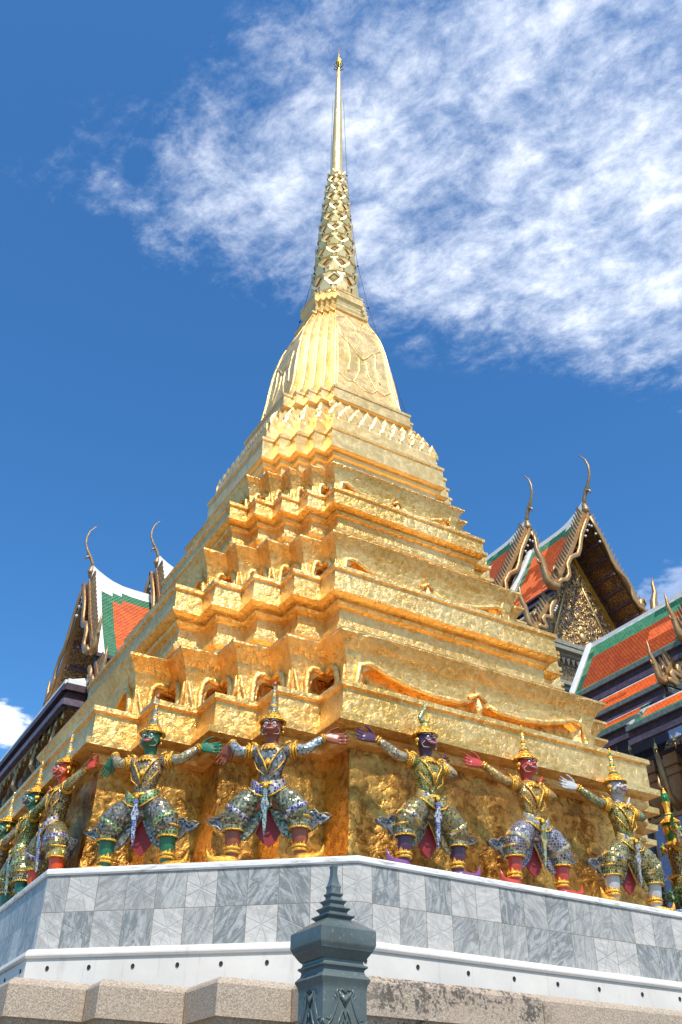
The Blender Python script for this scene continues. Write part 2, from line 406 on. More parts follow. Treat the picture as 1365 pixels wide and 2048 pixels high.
def mosaic(name, cols, scale=46.0, grid=(.75, .55, .15), gridw=.05, metal=.55, diamond=False):
    """little glass tiles set in gilt cement"""
    m, t, b = newmat(name); tc = t.n('ShaderNodeTexCoord').outputs['Object']
    v = t.n('ShaderNodeTexVoronoi', Scale=scale, Vector=tc, Randomness=.35 if not diamond else .12)
    de = t.n('ShaderNodeTexVoronoi', Scale=scale, Vector=tc, Randomness=.35 if not diamond else .12); de.feature = 'DISTANCE_TO_EDGE'
    sc_ = t.n('ShaderNodeSeparateColor', Color=v.outputs['Color'])
    n = len(cols); stops = [(i/n, c) for i, c in enumerate(cols)]
    c = t.ramp(sc_.outputs[0], stops, 'CONSTANT')
    e = t.ss(de.outputs['Distance'], gridw+.05, gridw)
    c = t.mix(1.0, c, (.72, .70, .66), 'MULTIPLY')
    t.inp(b, 'Base Color', t.mix(e, c, tuple(q*.8 for q in grid))); b.inputs['Metallic'].default_value = metal*.85
    t.inp(b, 'Roughness', t.ss(sc_.outputs[1], 0, 1, .10, .38))
    # every tile sits at its own tilt
    vm = t.n('ShaderNodeVectorMath', i0=v.outputs['Color'], i1=(.5, .5, .5)); vm.operation = 'SUBTRACT'
    vs = t.n('ShaderNodeVectorMath', i0=vm.outputs[0]); vs.operation = 'SCALE'; vs.inputs['Scale'].default_value = .55
    ge = t.n('ShaderNodeNewGeometry')
    va = t.n('ShaderNodeVectorMath', i0=ge.outputs['Normal'], i1=vs.outputs[0]); va.operation = 'ADD'
    vn = t.n('ShaderNodeVectorMath', i0=va.outputs[0]); vn.operation = 'NORMALIZE'
    t.t.links.new(vn.outputs[0], b.inputs['Normal'])
    return m
SIL, GLD, BLU, GRN, BLK, PUR, RED, SKYB, TEAL, OLV = (.62, .62, .60), (.80, .52, .12), (.05, .08, .42), (.04, .25, .10), (.06, .06, .06), (.22, .12, .34), (.40, .05, .04), (.30, .50, .70), (.05, .30, .28), (.28, .27, .10)
M['trim'] = mosaic('gilt_trim', [(.95, .62, .10), (.90, .50, .06), (1.0, .74, .22)], 60, (.5, .26, .05), .03, .75)
M['orn'] = plain('gilded_ornament', (.95, .56, .09), .3, .8, .25, 40, .7, c2=(.62, .30, .04))
M['red_lining'] = plain('red_lining', (.28, .02, .02), .5)
M['eye'] = plain('eye_white', (.8, .8, .78), .25)
M['pupil'] = plain('pupil', (.02, .04, .10), .2)
M['fang'] = plain('fang_white', (.75, .70, .68), .3)
M['lip'] = plain('red_lips', (.50, .06, .05), .35)
M['bell_mat'] = plain('gilt_bell', (.85, .68, .25), .4, .2, .3, 20)
M['leaf'] = plain('green_leaf', (.09, .19, .03), .5, 0, .4, 14)
M['bark'] = plain('bark', (.12, .08, .05), .9)
M['grout_hole'] = plain('drain_hole', (.02, .02, .02), .8)
M['pink'] = plain('pink_tip', (.62, .20, .14), .5)

# ------------------------------------------------------------------ ground
g = MB(); g.quad((-400, -400, 0), (400, -400, 0), (400, 400, 0), (-400, 400, 0))
structure(obj('ground', g, M['paving']))

# ------------------------------------------------------------------ redented plan
def jit(p, a=.006, s=1.9):
    n = noise.noise_vector(Vector(p)*s); n2 = noise.noise_vector(Vector(p)*s*3.7+Vector((5, 2, 8)))
    return (p[0]+n.x*a+n2.x*a*.5, p[1]+n.y*a+n2.y*a*.5, p[2]+n.z*a+n2.z*a*.5)
def corners(a, b, k=4):
    s = (a-b)/k; q = []
    cs = [(-b-i*s, -a+i*s) for i in range(k, -1, -1)]      # far-left convex corner ... right-face corner
    for i, c in enumerate(cs):
        q.append(c)
        if i < k: q.append((cs[i+1][0], c[1]))
    out = []
    for r in range(4):
        c_, s_ = [(1, 0), (0, 1), (-1, 0), (0, -1)][r]
        out += [(x*c_-y*s_, x*s_+y*c_) for x, y in q]
    return out
NMAIN = 14
NM = [14]
def ring(a, b, z, sub=True):
    c = corners(a, b); n = len(c); out = []
    for i in range(n):
        p, q = c[i], c[(i+1) % n]; m_ = NM[0] if (i % 9 == 8 and sub) else (2 if sub else 1)
        for k in range(m_):
            t = k/m_; out.append((p[0]+(q[0]-p[0])*t, p[1]+(q[1]-p[1])*t, z))
    return out
def ringmesh(rs, jitter=.006, captop=False):
    mb = MB(); rr_ = []
    for a, b, z in rs: rr_ += [ring(a, b, z)]
    n = len(rr_[0]); vs = [jit(p, jitter) for r in rr_ for p in r]
    fs = [(i*n+k, i*n+(k+1) % n, (i+1)*n+(k+1) % n, (i+1)*n+k) for i in range(len(rr_)-1) for k in range(n)]
    mb.add(vs, fs)
    if captop: mb.add([(0, 0, rs[-1][2])]+[vs[(len(rr_)-1)*n+k] for k in range(n)], [(0, 1+k, 1+(k+1) % n) for k in range(n)])
    return mb
K = dict(T1=(3.989, 2.099), T2=(3.165, 1.732), T3=(2.390, 1.306), T4=(1.853, 1.059), T5=(1.398, .776), T6=(.63, .30), R1=(3.635, 1.898), R2=(2.77, 1.526), R3=(2.109, 1.177))
def rg(k, lst): a, b = K[k]; return [(a+d, b+d, z) for d, z in lst]

ST = thing('golden_stupa', 'tall gilded stupa with redented tiers and a needle spire', 'stupa')
TZ = 3.8   # terrace top
NM[0] = 48
mb = ringmesh(rg('T1', [(-.15, TZ-.3), (-.155, TZ+.05), (-.18, 4.1), (-.195, 4.4), (-.205, 4.7), (-.205, 4.9), (-.205, 5.02)]), .014)
NM[0] = 14
for i, (x, y, z) in enumerate(mb.v):      # soft upright folds between the statues
    k = max(0, min(1, (5.0-z)/.25))*.038
    if abs(y) > 3.7 and abs(x) < 1.85: y -= math.copysign(k*(.5+.5*math.cos(2*math.pi*(x-.55)/.635)), y)*-1
    elif abs(x) > 3.7 and abs(y) < 1.85: x -= math.copysign(k*(.5+.5*math.cos(2*math.pi*(y-.55)/.635)), x)*-1
    mb.v[i] = (x, y, z)
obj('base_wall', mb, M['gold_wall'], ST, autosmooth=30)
obj('cornice', ringmesh(rg('T1', [(-.205, 5.0), (-.10, 5.02), (-.075, 5.05), (-.085, 5.09), (-.125, 5.105), (-.125, 5.135), (.035, 5.165), (.04, 5.235), (.0, 5.25), (-.035, 5.262), (-.035, 5.53), (.0, 5.545), (.0, 5.598), (-.55, 5.60)])), M['gold'], ST)
obj('cornice', ringmesh(rg('T2', [(-.17, 6.38), (-.165, 6.70), (-.11, 6.73), (-.10, 6.78), (-.13, 6.80), (-.13, 6.83), (-.17, 6.845), (-.17, 7.045), (-.12, 7.06), (-.10, 7.095), (-.12, 7.135), (-.06, 7.145), (.0, 7.175), (.0, 7.205), (-.03, 7.215), (-.03, 7.47), (.0, 7.48), (.0, 7.53), (-.48, 7.532)])), M['gold'], ST)
obj('cornice', ringmesh(rg('T3', [(-.14, 8.29), (-.14, 8.70), (-.10, 8.72), (-.09, 8.76), (-.14, 8.78), (-.14, 8.975), (-.10, 8.985), (-.085, 9.02), (-.10, 9.055), (-.03, 9.07), (.0, 9.085), (.0, 9.11), (-.025, 9.118), (-.025, 9.31), (.0, 9.32), (.0, 9.366), (-.36, 9.368)])), M['gold'], ST)
obj('cornice', ringmesh(rg('T4', [(-.12, 10.02), (-.12, 10.47), (-.08, 10.485), (-.065, 10.52), (-.08, 10.56), (-.02, 10.575), (.0, 10.59), (.0, 10.61), (-.02, 10.618), (-.02, 10.935), (.0, 10.945), (.0, 10.99), (-.22, 10.992)], ), .005), M['gold_pale'], ST)
lot = [(1.72, .96, 10.97), (1.76, .99, 11.08), (1.75, .98, 11.25), (1.66, .93, 11.5), (1.52, .85, 11.75), (1.36, .755, 11.93), (1.33, .735, 11.99)]
obj('lotus_band', ringmesh(lot, .004), M['gold_pale'], ST)
obj('cornice', ringmesh(rg('T5', [(-.09, 11.97), (-.06, 11.985), (-.05, 12.02), (-.06, 12.055), (-.01, 12.07), (.0, 12.08), (.0, 12.10), (-.015, 12.105), (-.015, 12.305), (.0, 12.315), (.0, 12.359), (-.18, 12.361)]), .004), M['gold_pale'], ST)
bellr = [(1.27, .69, 12.34), (1.235, .675, 12.5), (1.16, .63, 12.78), (1.10, .595, 13.2), (1.045, .563, 13.75), (.985, .53, 14.15), (.90, .48, 14.5), (.79, .42, 14.8), (.70, .365, 15.0), (.66, .34, 15.13)]
def bell_at(z):
    for p, q in zip(bellr, bellr[1:]):
        if p[2] <= z <= q[2]:
            t = (z-p[2])/(q[2]-p[2]); return p[0]+(q[0]-p[0])*t, p[1]+(q[1]-p[1])*t
    return bellr[-1][:2] if z > 15 else bellr[0][:2]
obj('bell', ringmesh(bellr, .006), M['gold_pale'], ST)
# relief of a draped shawl on the four main faces, ribs on the redents
mb = MB()
def onbell(face, u, z, off=.0):
    a, b = bell_at(z); x, y = u*b, -(a+off)
    c_, s_ = [(1, 0), (0, 1), (-1, 0), (0, -1)][face]; return (x*c_-y*s_, x*s_+y*c_, z)
rel = [[(-1, 14.72), (-.45, 14.95), (0, 14.45), (.45, 14.95), (1, 14.72)],
       [(-.95, 14.5), (-.80, 14.1), (-.35, 13.85), (-.2, 13.72), (0, 13.6), (.2, 13.72), (.35, 13.85), (.80, 14.1), (.95, 14.5)],
       [(-.9, 13.0), (-.6, 12.82), (-.35, 12.9), (-.15, 13.25), (-.12, 13.6)], [(.9, 13.0), (.6, 12.82), (.35, 12.9), (.15, 13.25), (.12, 13.6)],
       [(-.9, 14.5), (-.92, 14.0), (-.9, 13.4), (-.92, 12.5)], [(.9, 14.5), (.92, 14.0), (.9, 13.4), (.92, 12.5)],
       [(-.4, 12.9), (-.1, 12.72), (.2, 12.74), (.4, 12.9)], [(-.55, 13.95), (-.45, 13.5), (-.55, 13.1)], [(.55, 13.95), (.45, 13.5), (.55, 13.1)]]
for fc in range(4):
    for pl in rel:
        pts = []
        for (u0, z0), (u1, z1) in zip(pl, pl[1:]):
            for k in range(5): pts.append((u0+(u1-u0)*k/5, z0+(z1-z0)*k/5))
        pts.append(pl[-1])
        mb.tube([onbell(fc, u, z, .0) for u, z in pts], .016, 6, 0, 1.0)
obj('shawl_relief', mb, M['gold_pale'], ST, True)
mb = MB()
for ci in range(36):
    if (ci % 9) % 2 == 0:
        pts = []
        for k in range(14):
            z = 12.42+k*(15.08-12.42)/13; a, b = bell_at(z); p = corners(a, b)[ci]; pts.append((p[0]*1.002, p[1]*1.002, z))
        mb.tube(pts, [.022-.0006*k for k in range(14)], 6)
obj('bell_rib', mb, M['gold_pale'], ST, True)
obj('cornice', ringmesh([(.64, .33, 15.10), (.655, .335, 15.13), (.692, .36, 15.15), (.692, .36, 15.20), (.655, .335, 15.215), (.60, .29, 15.25), (.565, .265, 15.36), (.585, .275, 15.42), (.565, .265, 15.47), (.585, .275, 15.55), (.625, .30, 15.60), (.62, .297, 15.61), (.62, .297, 15.77), (.63, .30, 15.775), (.63, .30, 15.81), (.42, .2, 15.815)], .003, True), M['gold_pale'], ST)

# ---- lotus petals on the lotus band
def petal(mb, base, out, side, w_, h_, lean, bulge=.05, mi=0):
    base, out, side = Vector(base), Vector(out), Vector(side); up_ = Vector((0, 0, 1))
    P = lambda u, v, o: base+side*(u*w_)+up_*(v*h_)+out*(o+lean*v)
    vs = [P(-.5, 0, 0), P(.5, 0, 0), P(-.52, .34, bulge*.4), P(.52, .34, bulge*.4), P(0, .36, bulge*1.1), P(0, 0, bulge*.7), P(0, 1, bulge*1.3),
          P(-.26, .68, bulge*.7), P(.26, .68, bulge*.7), P(0, .66, bulge*1.25),
          P(-.30, .10, bulge*1.5), P(.30, .10, bulge*1.5), P(-.30, .36, bulge*1.7), P(.30, .36, bulge*1.7), P(0, .76, bulge*2.0)]
    mb.add(vs, [(0, 5, 4, 2), (5, 1, 3, 4), (2, 4, 9, 7), (4, 3, 8, 9), (7, 9, 6), (9, 8, 6), (10, 11, 13, 14, 12), (0, 1, 11, 10), (12, 14, 6, 2), (14, 13, 3, 6)], mi)
def lot_at(z):
    for p, q in zip(lot, lot[1:]):
        if p[2] <= z <= q[2]:
            t = (z-p[2])/(q[2]-p[2]); return p[0]+(q[0]-p[0])*t, p[1]+(q[1]-p[1])*t
    return lot[-1][:2]
mb = MB()
for row, (z, h_, pw) in enumerate([(11.02, .33, .20), (11.24, .32, .19), (11.46, .30, .18), (11.68, .26, .17)]):
    a, b = lot_at(z); a1, b1 = lot_at(z+h_); c = corners(a, b)
    for i in range(36):
        p, q = Vector((*c[i], z)), Vector((*c[(i+1) % 36], z)); L = (q-p).length; d = (q-p)/L
        out = Vector((d.y, -d.x, 0)); n_ = max(1, round(L/pw)); wi = L/n_
        rng = range(n_) if row % 2 == 0 else (range(n_+1) if n_ > 1 else range(1))
        for k in rng:
            off = (k+.5)*wi if (row % 2 == 0 or n_ == 1) else min(max(k*wi, wi*.15), L-wi*.15)
            petal(mb, p+d*off-out*.02, out, d, wi*1.0, h_*.92, (a1-a)*.45+.025, .010)
obj('lotus_petal_band', mb, M['gold_pale'], ST)

# ---- lion-leg bands: a flaring apron with scrolled cut-outs in front of a recessed core
def leg_band(rk, z0, z1, botin, kcore):
    a1, b1 = K[rk]; H = z1-z0
    prof = [(0, botin+.04), (.12, botin+.06), (.30, botin+.07), (.52, botin+.065), (.66, botin+.045), (.80, botin), (.90, .03), (.955, .005), (.96, -.012), (1.0, -.012)]
    def inset(tau):
        for (t0, i0), (t1, i1) in zip(prof, prof[1:]):
            if tau <= t1: return i0+(i1-i0)*(tau-t0)/(t1-t0)
        return prof[-1][1]
    memo = {}
    def C_(ins):
        k = round(ins, 4)
        if k not in memo: memo[k] = corners(a1-ins, b1-ins)
        return memo[k]
    def P(i, t, tau, extra=0.0):
        c = C_(inset(tau)+extra); p, q = c[i], c[(i+1) % 36]
        return (p[0]+(q[0]-p[0])*t, p[1]+(q[1]-p[1])*t, z0+H*tau)
    mb = MB(); bead = MB()
    for i in range(36):
        main = (i % 9 == 8)
        c = C_(0); L = math.dist(c[i], c[(i+1) % 36])
        if main:
            lg = .055
            hs_ = [(0, 0), (lg, 0), (lg+.003, .52), (.09, .60), (.14, .53), (.22, .45), (.32, .40), (.42, .41), (.455, .46), (.485, .54), (.487, .0), (.5, 0)]
            hs_ = hs_+[(1-t, h) for t, h in hs_[::-1][1:]]
        else:
            cv = (i % 2 == 0) if (i % 9) < 8 else True     # convex corner at the start of this face?
            h0 = [(0, 0), (.52, 0), (.54, .42), (.60, .52), (.72, .57), (.86, .57), (1, .55)]
            hs_ = h0 if (i % 9) % 2 == 0 else [(1-t, h) for t, h in h0[::-1]]
        ts = []
        for (t0, h0_), (t1, h1_) in zip(hs_, hs_[1:]):
            st = max(1, int((t1-t0)*L/.10)) if t1-t0 > .01 else 1
            for k in range(st): ts.append((t0+(t1-t0)*k/st, h0_+(h1_-h0_)*k/st))
        ts.append(hs_[-1])
        lv = [0, .12, .26, .42, .60, .78, .90, .96, 1.0]
        cols_ = []
        for t, h in ts:
            cols_.append([jit(P(i, t, h+(1-h)*q), .006) for q in lv])
        for A, B in zip(cols_, cols_[1:]):
            for k in range(len(lv)-1): mb.add([A[k], B[k], B[k+1], A[k+1]], [(0, 1, 2, 3)])
        for (t, h), (t2, h2) in zip(ts, ts[1:]):   # thickness of the cut edge
            if h > 0 or h2 > 0:
                mb.add([P(i, t, h), P(i, t2, h2), P(i, t2, h2, .10 if main else .055), P(i, t, h, .10 if main else .055)], [(0, 1, 2, 3)])
        # bead
        bp_ = [(t, h) for t, h in ts if h > 0]
        if main:
            k0 = [(lg-.012, .05), (lg-.020, .35), (lg-.006, .60)]
            seq = k0+[(t, h+.045) for t, h in bp_ if lg+.01 < t < .47]
            bead.tube([P(i, t, h, -.016) for t, h in seq], .034, 8)
            bead.tube([P(i, 1-t, h, -.016) for t, h in seq], .034, 8)
            bead.tube([P(i, .465, .56, -.016), P(i, .5, .64, -.02), P(i, .535, .56, -.016)], .024, 6)
            bead.tube([P(i, .5, .25, -.02), P(i, .5, .44, -.03), P(i, .5, .58, -.02)], [.02, .055, .015], 6)
        else:
            st = (i % 9) % 2 == 0
            f = (lambda t: t) if st else (lambda t: 1-t)
            seq = [(.48, .04), (.44, .24), (.43, .44), (.48, .58), (.60, .65), (.72, .66), (.86, .64), (.99, .62)]
            bead.tube([P(i, f(t), h, -.016) for t, h in seq], [.024]+[.036]*7, 8)
            bead.tube([P(i, f(t), h, -.014) for t, h in [(.08, .58), (.15, .40), (.26, .22), (.34, .08)]], [.010, .026, .026, .012], 6)
    # rim top, going back to the next tier
    a2, b2 = kcore
    mb2 = ringmesh([(a1+.015, b1+.015, z1), (a1-.03, b1-.03, z1+.012), (a2-.17, b2-.17, z1+.02)], .006)
    mb.add(mb2.v, mb2.f)
    core = ringmesh([(a1-botin-.13, b1-botin-.13, z0-.02), (a1-botin-.13, b1-botin-.13, z0+H*.75)], .006)
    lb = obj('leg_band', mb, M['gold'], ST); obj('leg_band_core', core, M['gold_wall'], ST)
    obj('scroll_bead', bead, M['gold'], ST, True)
leg_band('R1', 5.60, 6.402, .095, K['T2'])
leg_band('R2', 7.532, 8.314, .08, K['T3'])
leg_band('R3', 9.368, 10.04, .06, K['T4'])

# ---- petalled cone, needle and finial
zs = [15.8, 16.42, 16.98, 17.40, 17.80, 18.22, 18.62, 19.02, 19.42, 19.78, 20.12, 20.5]
rs_ = [.50, .46, .425, .395, .37, .34, .31, .28, .25, .22, .19, .155]
prof = []
for i in range(11):
    z0, z1 = zs[i], zs[i+1]; r0, r1 = rs_[i]*.92, rs_[i+1]*.92
    for t, k in ((0, .80), (.12, .92), (.35, 1.0), (.65, .96), (.85, .84), (.97, .74)): prof.append((((r0+(r1-r0)*t))*k, z0+(z1-z0)*t))
prof.append((.14, 20.55))
mb = MB(); mb.lathe(prof, 24)
obj('petal_cone', mb, M['gold_spire'], ST, True)
mb = MB()
for i in range(11):
    z0, z1 = zs[i], zs[i+1]; r0, r1 = rs_[i], rs_[i+1]; h_ = (z1-z0); n_ = 9
    for k in range(n_):
        for dn in (0, 1):
            th = 2*math.pi*(k+.5*((i+dn) % 2))/n_+.3
            out = Vector((math.cos(th), math.sin(th), 0)); sd = Vector((-math.sin(th), math.cos(th), 0))
            if dn == 0:   # pointing up, tips turned out
                rb = r0*.88; petal(mb, out*rb+Vector((0, 0, z0+h_*.34)), out, sd, r0*.74, h_*.60, (r1-rb)+.05, .022)
            else:         # pointing down
                rb = r0*.83; petal(mb, out*rb+Vector((0, 0, z0+h_*.42)), out, sd, r0*.62, -h_*.44, .015, .03)
obj('cone_petals', mb, M['gold_spire'], ST)
mb = MB(); mb.lathe([(.155, 20.42), (.15, 20.5), (.135, 20.56), (.13, 21.2), (.112, 22.3), (.088, 23.5), (.062, 24.6), (.048, 25.05)], 24)
obj('spire_needle', mb, M['gold_spire'], ST, True)
FN = obj('finial', (lambda m_: (m_.lathe([(.045, 25.02), (.06, 25.06), (.035, 25.10), (.055, 25.14), (.03, 25.2), (.03, 25.3), (.045, 25.34), (.075, 25.42), (.085, 25.50), (.075, 25.58), (.04, 25.68), (.015, 25.75), (.008, 26.2)], 14), m_)[1])(MB()), M['orn'], ST, True)
mb = MB()
for k in range(6):
    th = k*math.pi/3; o_ = Vector((math.cos(th), math.sin(th), 0))
    mb.tube([o_*.03+Vector((0, 0, 25.18)), o_*.10+Vector((0, 0, 25.2)), o_*.14+Vector((0, 0, 25.28)), o_*.11+Vector((0, 0, 25.36))], [.012, .012, .012, .006], 5)
obj('finial_crown', mb, M['dark_metal'], FN, True)
# lightning wires with their little standoffs
lat = Vector((math.cos(PHI), -math.sin(PHI), 0))
for pts in ([(-.13, 23.6), (-.15, 20.5), (-.235, 19.0), (-.44, 17.04), (-.695, 15.57), (-.86, 14.6), (-1.35, 12.3)], [(.14, 23.6), (.235, 20.5), (.32, 19.0), (.48, 17.3), (.69, 16.0), (.89, 15.09), (1.29, 13.44), (1.6, 12.2)]):
    mb = MB(); mb.tube([lat*x+Vector((0, 0, z)) for x, z in pts], .0055, 4); wr = obj('lightning_wire', mb, M['dark_metal'], ST)
    for x, z in pts[1:-2]:
        b_ = MB(); b_.ball(lat*x+Vector((0, 0, z)), .022, 0, 8, 5); b_.tube([lat*x+Vector((0, 0, z)), lat*(x*.72)+Vector((0, 0, z))], .008, 4)
        obj('wire_standoff', b_, M['dark_metal'], wr, True)

# ------------------------------------------------------------------ marble terrace
def octo(A, B): return [(-A, -B), (-B, -A), (B, -A), (A, -B), (A, B), (B, A), (-B, A), (-A, B)]
def poly_off(pts, d):
    n = len(pts); out = []
    for i in range(n):
        p0, p1, p2 = Vector(pts[i-1]), Vector(pts[i]), Vector(pts[(i+1) % n])
        d1, d2 = (p1-p0).normalized(), (p2-p1).normalized(); n1_, n2_ = Vector((d1.y, -d1.x)), Vector((d2.y, -d2.x))
        bis = (n1_+n2_).normalized(); out.append(tuple(p1+bis*(d/max(.2, bis.dot(n1_)))))
    return out
def bands(mb, pts, prof, uvs=False, mi=0):
    """prof: (offset, z) from bottom to top round the polygon pts (counter-clockwise)"""
    n = len(pts); acc = [0]
    for i in range(n): acc.append(acc[-1]+math.dist(pts[i], pts[(i+1) % n]))
    for (o0, z0), (o1, z1) in zip(prof, prof[1:]):
        P0, P1 = poly_off(pts, o0), poly_off(pts, o1)
        for i in range(n):
            j = (i+1) % n
            mb.quad((*P0[i], z0), (*P0[j], z0), (*P1[j], z1), (*P1[i], z1), mi,
                    [(acc[i]+.06, z0-3.13), (acc[i+1]+.06, z0-3.13), (acc[i+1]+.06, z1-3.13), (acc[i]+.06, z1-3.13)] if uvs else None)
TP = octo(4.25, 2.17); TP[0] = (-4.25, -2.52); TP[1] = (-2.15, -4.36); TP[2] = (2.25, -4.36)
TR = thing('marble_terrace', 'grey and white marble tiled terrace with white plinth under the stupa', 'terrace')
mb = MB(); bands(mb, TP, [(0, 2.9), (0, 3.745)], True); obj('tiled_wall', mb, M['marble'], TR)
mb = MB(); bands(mb, TP, [(-.05, 3.74), (.012, 3.741), (.02, 3.755), (.02, 3.787), (.012, 3.8), (-.8, 3.802)]); obj('coping', mb, M['coping'], TR)
mb = MB(); bands(mb, TP, [(.055, 2.3), (.055, 3.055), (.07, 3.062), (.078, 3.08), (.078, 3.09), (.07, 3.12), (.05, 3.135), (-.02, 3.14)]); PL = obj('white_plinth', mb, M['white'], TR)
P0 = poly_off(TP, .055)
for i, ts in ((0, [.07, .20, .335, .47, .60, .735, .87]), (1, [.012, .125, .24, .35, .46, .57, .69, .8]), (7, [.97, .86, .7])):
    p, q = Vector((*P0[i], 0)), Vector((*P0[(i+1) % 8], 0)); d = (q-p).normalized(); o_ = Vector((d.y, -d.x, 0))
    for t in ts:
        c = p+(q-p)*t; mb = MB(); base = c+Vector((0, 0, 2.985))
        rim = [base+o_*.004+(d*math.cos(a_)+Vector((0, 0, math.sin(a_)*1.15)))*.0135 for a_ in [k*math.pi/6 for k in range(13)]]
        mb.tube(rim, .0035, 5); mb.add([base+o_*.003]+rim[:12], [(0, 1+k, 1+(k+1) % 12) for k in range(12)])
        obj('drain_hole', mb, M['grout_hole'], PL)

# ------------------------------------------------------------------ granite plinth, redented like the stupa
gc = [(-5.2, -2.95), (-4.69, -2.95), (-4.69, -3.77), (-4.12, -3.77), (-4.12, -4.05), (-3.46, -4.05), (-3.46, -4.62), (-2.87, -4.62), (-2.87, -5.23)]
full_ = gc+[(-x, y) for x, y in gc[::-1]]
full_ = full_+[(-x, -y) for x, y in full_]
GP = thing('granite_plinth', 'stepped beige speckled granite base in front of the white plinth', 'plinth')
mb = MB(); bands(mb, full_, [(0, 2.485), (.0, 2.69), (-.012, 2.712), (-.045, 2.738), (-.5, 2.74)]); obj('top_course', mb, M['granite'], GP)
mb = MB(); bands(mb, full_, [(.02, 1.95), (-.05, 2.0), (-.05, 2.42), (-.03, 2.484), (.0, 2.485)]); obj('middle_course', mb, M['granite'], GP)
mb = MB(); bands(mb, full_, [(.30, 0), (.30, 1.1), (.26, 1.14), (.15, 1.15), (.15, 1.9), (.1, 1.95), (-.2, 1.952)]); obj('lower_course', mb, M['granite'], GP)
M['mortar'] = plain('rusty_mortar', (.22, .13, .07), .9)
for c_, h_ in [((-1.045, -5.231, 2.58), (.0025, .0025, .095)), ((.55, -5.231, 2.58), (.0025, .0025, .095))]+[((x-.002, y-.002, 2.59), (.004, .004, .105)) for x, y in ((-4.12, -3.77), (-3.46, -4.05), (-2.87, -4.62))]:
    mb = MB(); mb.box(c_, h_); obj('mortar_joint', mb, M['mortar'], GP)

# ------------------------------------------------------------------ bollard post in the foreground
BX, BY = -4.258, -7.598
BO = thing('bollard_post', 'grey green painted lotus bud post standing in front of the stupa', 'post', (BX, BY, 0))
def sq(mb, lst, c=(0, 0)):
    n = len(lst); vs = [(c[0]+x*w_, c[1]+y*w_, z) for w_, z in lst for x, y in ((-1, -1), (1, -1), (1, 1), (-1, 1))]
    mb.add(vs, [(i*4+k, i*4+(k+1) % 4, i*4+4+(k+1) % 4, i*4+4+k) for i in range(n-1) for k in range(4)]+[(3, 2, 1, 0), tuple((n-1)*4+k for k in range(4))])
mb = MB(); sq(mb, [(.15, 0), (.15, .25), (.115, .3), (.101, .34), (.101, 2.20), (.104, 2.222), (.112, 2.238), (.114, 2.244), (.108, 2.252), (.098, 2.262), (.094, 2.275)]); obj('shaft', mb, M['post'], BO, autosmooth=25)
mb = MB(); sq(mb, [(.094, 2.272), (.096, 2.280), (.106, 2.288), (.106, 2.294), (.096, 2.298), (.092, 2.304), (.092, 2.312), (.100, 2.318), (.112, 2.335), (.118, 2.345), (.121, 2.347), (.124, 2.356), (.1285, 2.364), (.131, 2.372), (.131, 2.424), (.128, 2.429), (.120, 2.433), (.095, 2.450), (.072, 2.466), (.060, 2.470)]); obj('capital', mb, M['post'], BO, autosmooth=25)
mb = MB(); sq(mb, [(.056, 2.468), (.056, 2.476), (.068, 2.486), (.068, 2.490), (.046, 2.494), (.043, 2.506), (.0535, 2.518), (.0535, 2.522), (.036, 2.526), (.033, 2.538), (.042, 2.549), (.042, 2.553), (.028, 2.556), (.024, 2.568), (.031, 2.578), (.031, 2.582), (.023, 2.586), (.022, 2.60), (.0245, 2.612), (.021, 2.618), (.016, 2.635), (.012, 2.660), (.0115, 2.685), (.014, 2.694), (.014, 2.697)]); obj('finial', mb, M['post'], BO, autosmooth=25)
mb = MB()
def facept(f, u, z, o_=.0):
    w_ = .101+o_
    return ((u, -w_, z), (-w_, -u, z), (-u, w_, z), (w_, u, z))[f]
motifs = [([(-.101, 2.095), (-.094, 2.078), (-.078, 2.072), (-.060, 2.095), (-.045, 2.128), (-.035, 2.155), (-.030, 2.175), (-.040, 2.190), (-.033, 2.203)], .0042),
          ([(-.085, 2.10), (-.068, 2.094), (-.055, 2.12), (-.043, 2.15), (-.040, 2.168), (-.05, 2.18)], .003),
          ([(-.052, 2.04), (-.030, 2.085), (-.010, 2.128), (0, 2.10), (.010, 2.128), (.030, 2.085), (.052, 2.04)], .0046),
          ([(-.04, 2.04), (-.02, 2.076), (-.008, 2.094), (0, 2.065), (.008, 2.094), (.02, 2.076), (.04, 2.04)], .003),
          ([(-.026, 2.196), (-.012, 2.204), (0, 2.188), (.012, 2.204), (.026, 2.196), (.019, 2.174), (0, 2.142), (-.019, 2.174), (-.026, 2.196)], .0045),
          ([(-.085, 1.6), (-.085, 2.0), (-.052, 2.04)], .003)]
for f in range(4):
    for pts, r_ in motifs:
        for sgn in ((1, -1) if abs(pts[0][0]+pts[-1][0]) > .001 else (1,)):
            mb.tube([facept(f, u*sgn, z, .001) for u, z in pts], r_*1.05, 6)
    mb.prism([(-.018, 2.174), (0, 2.148), (.018, 2.174), (.02, 2.19), (0, 2.182), (-.02, 2.19)], .0, .005, lambda u, v, d, f=f: facept(f, u, v, d))
obj('scroll_relief', mb, M['post'], BO, True)

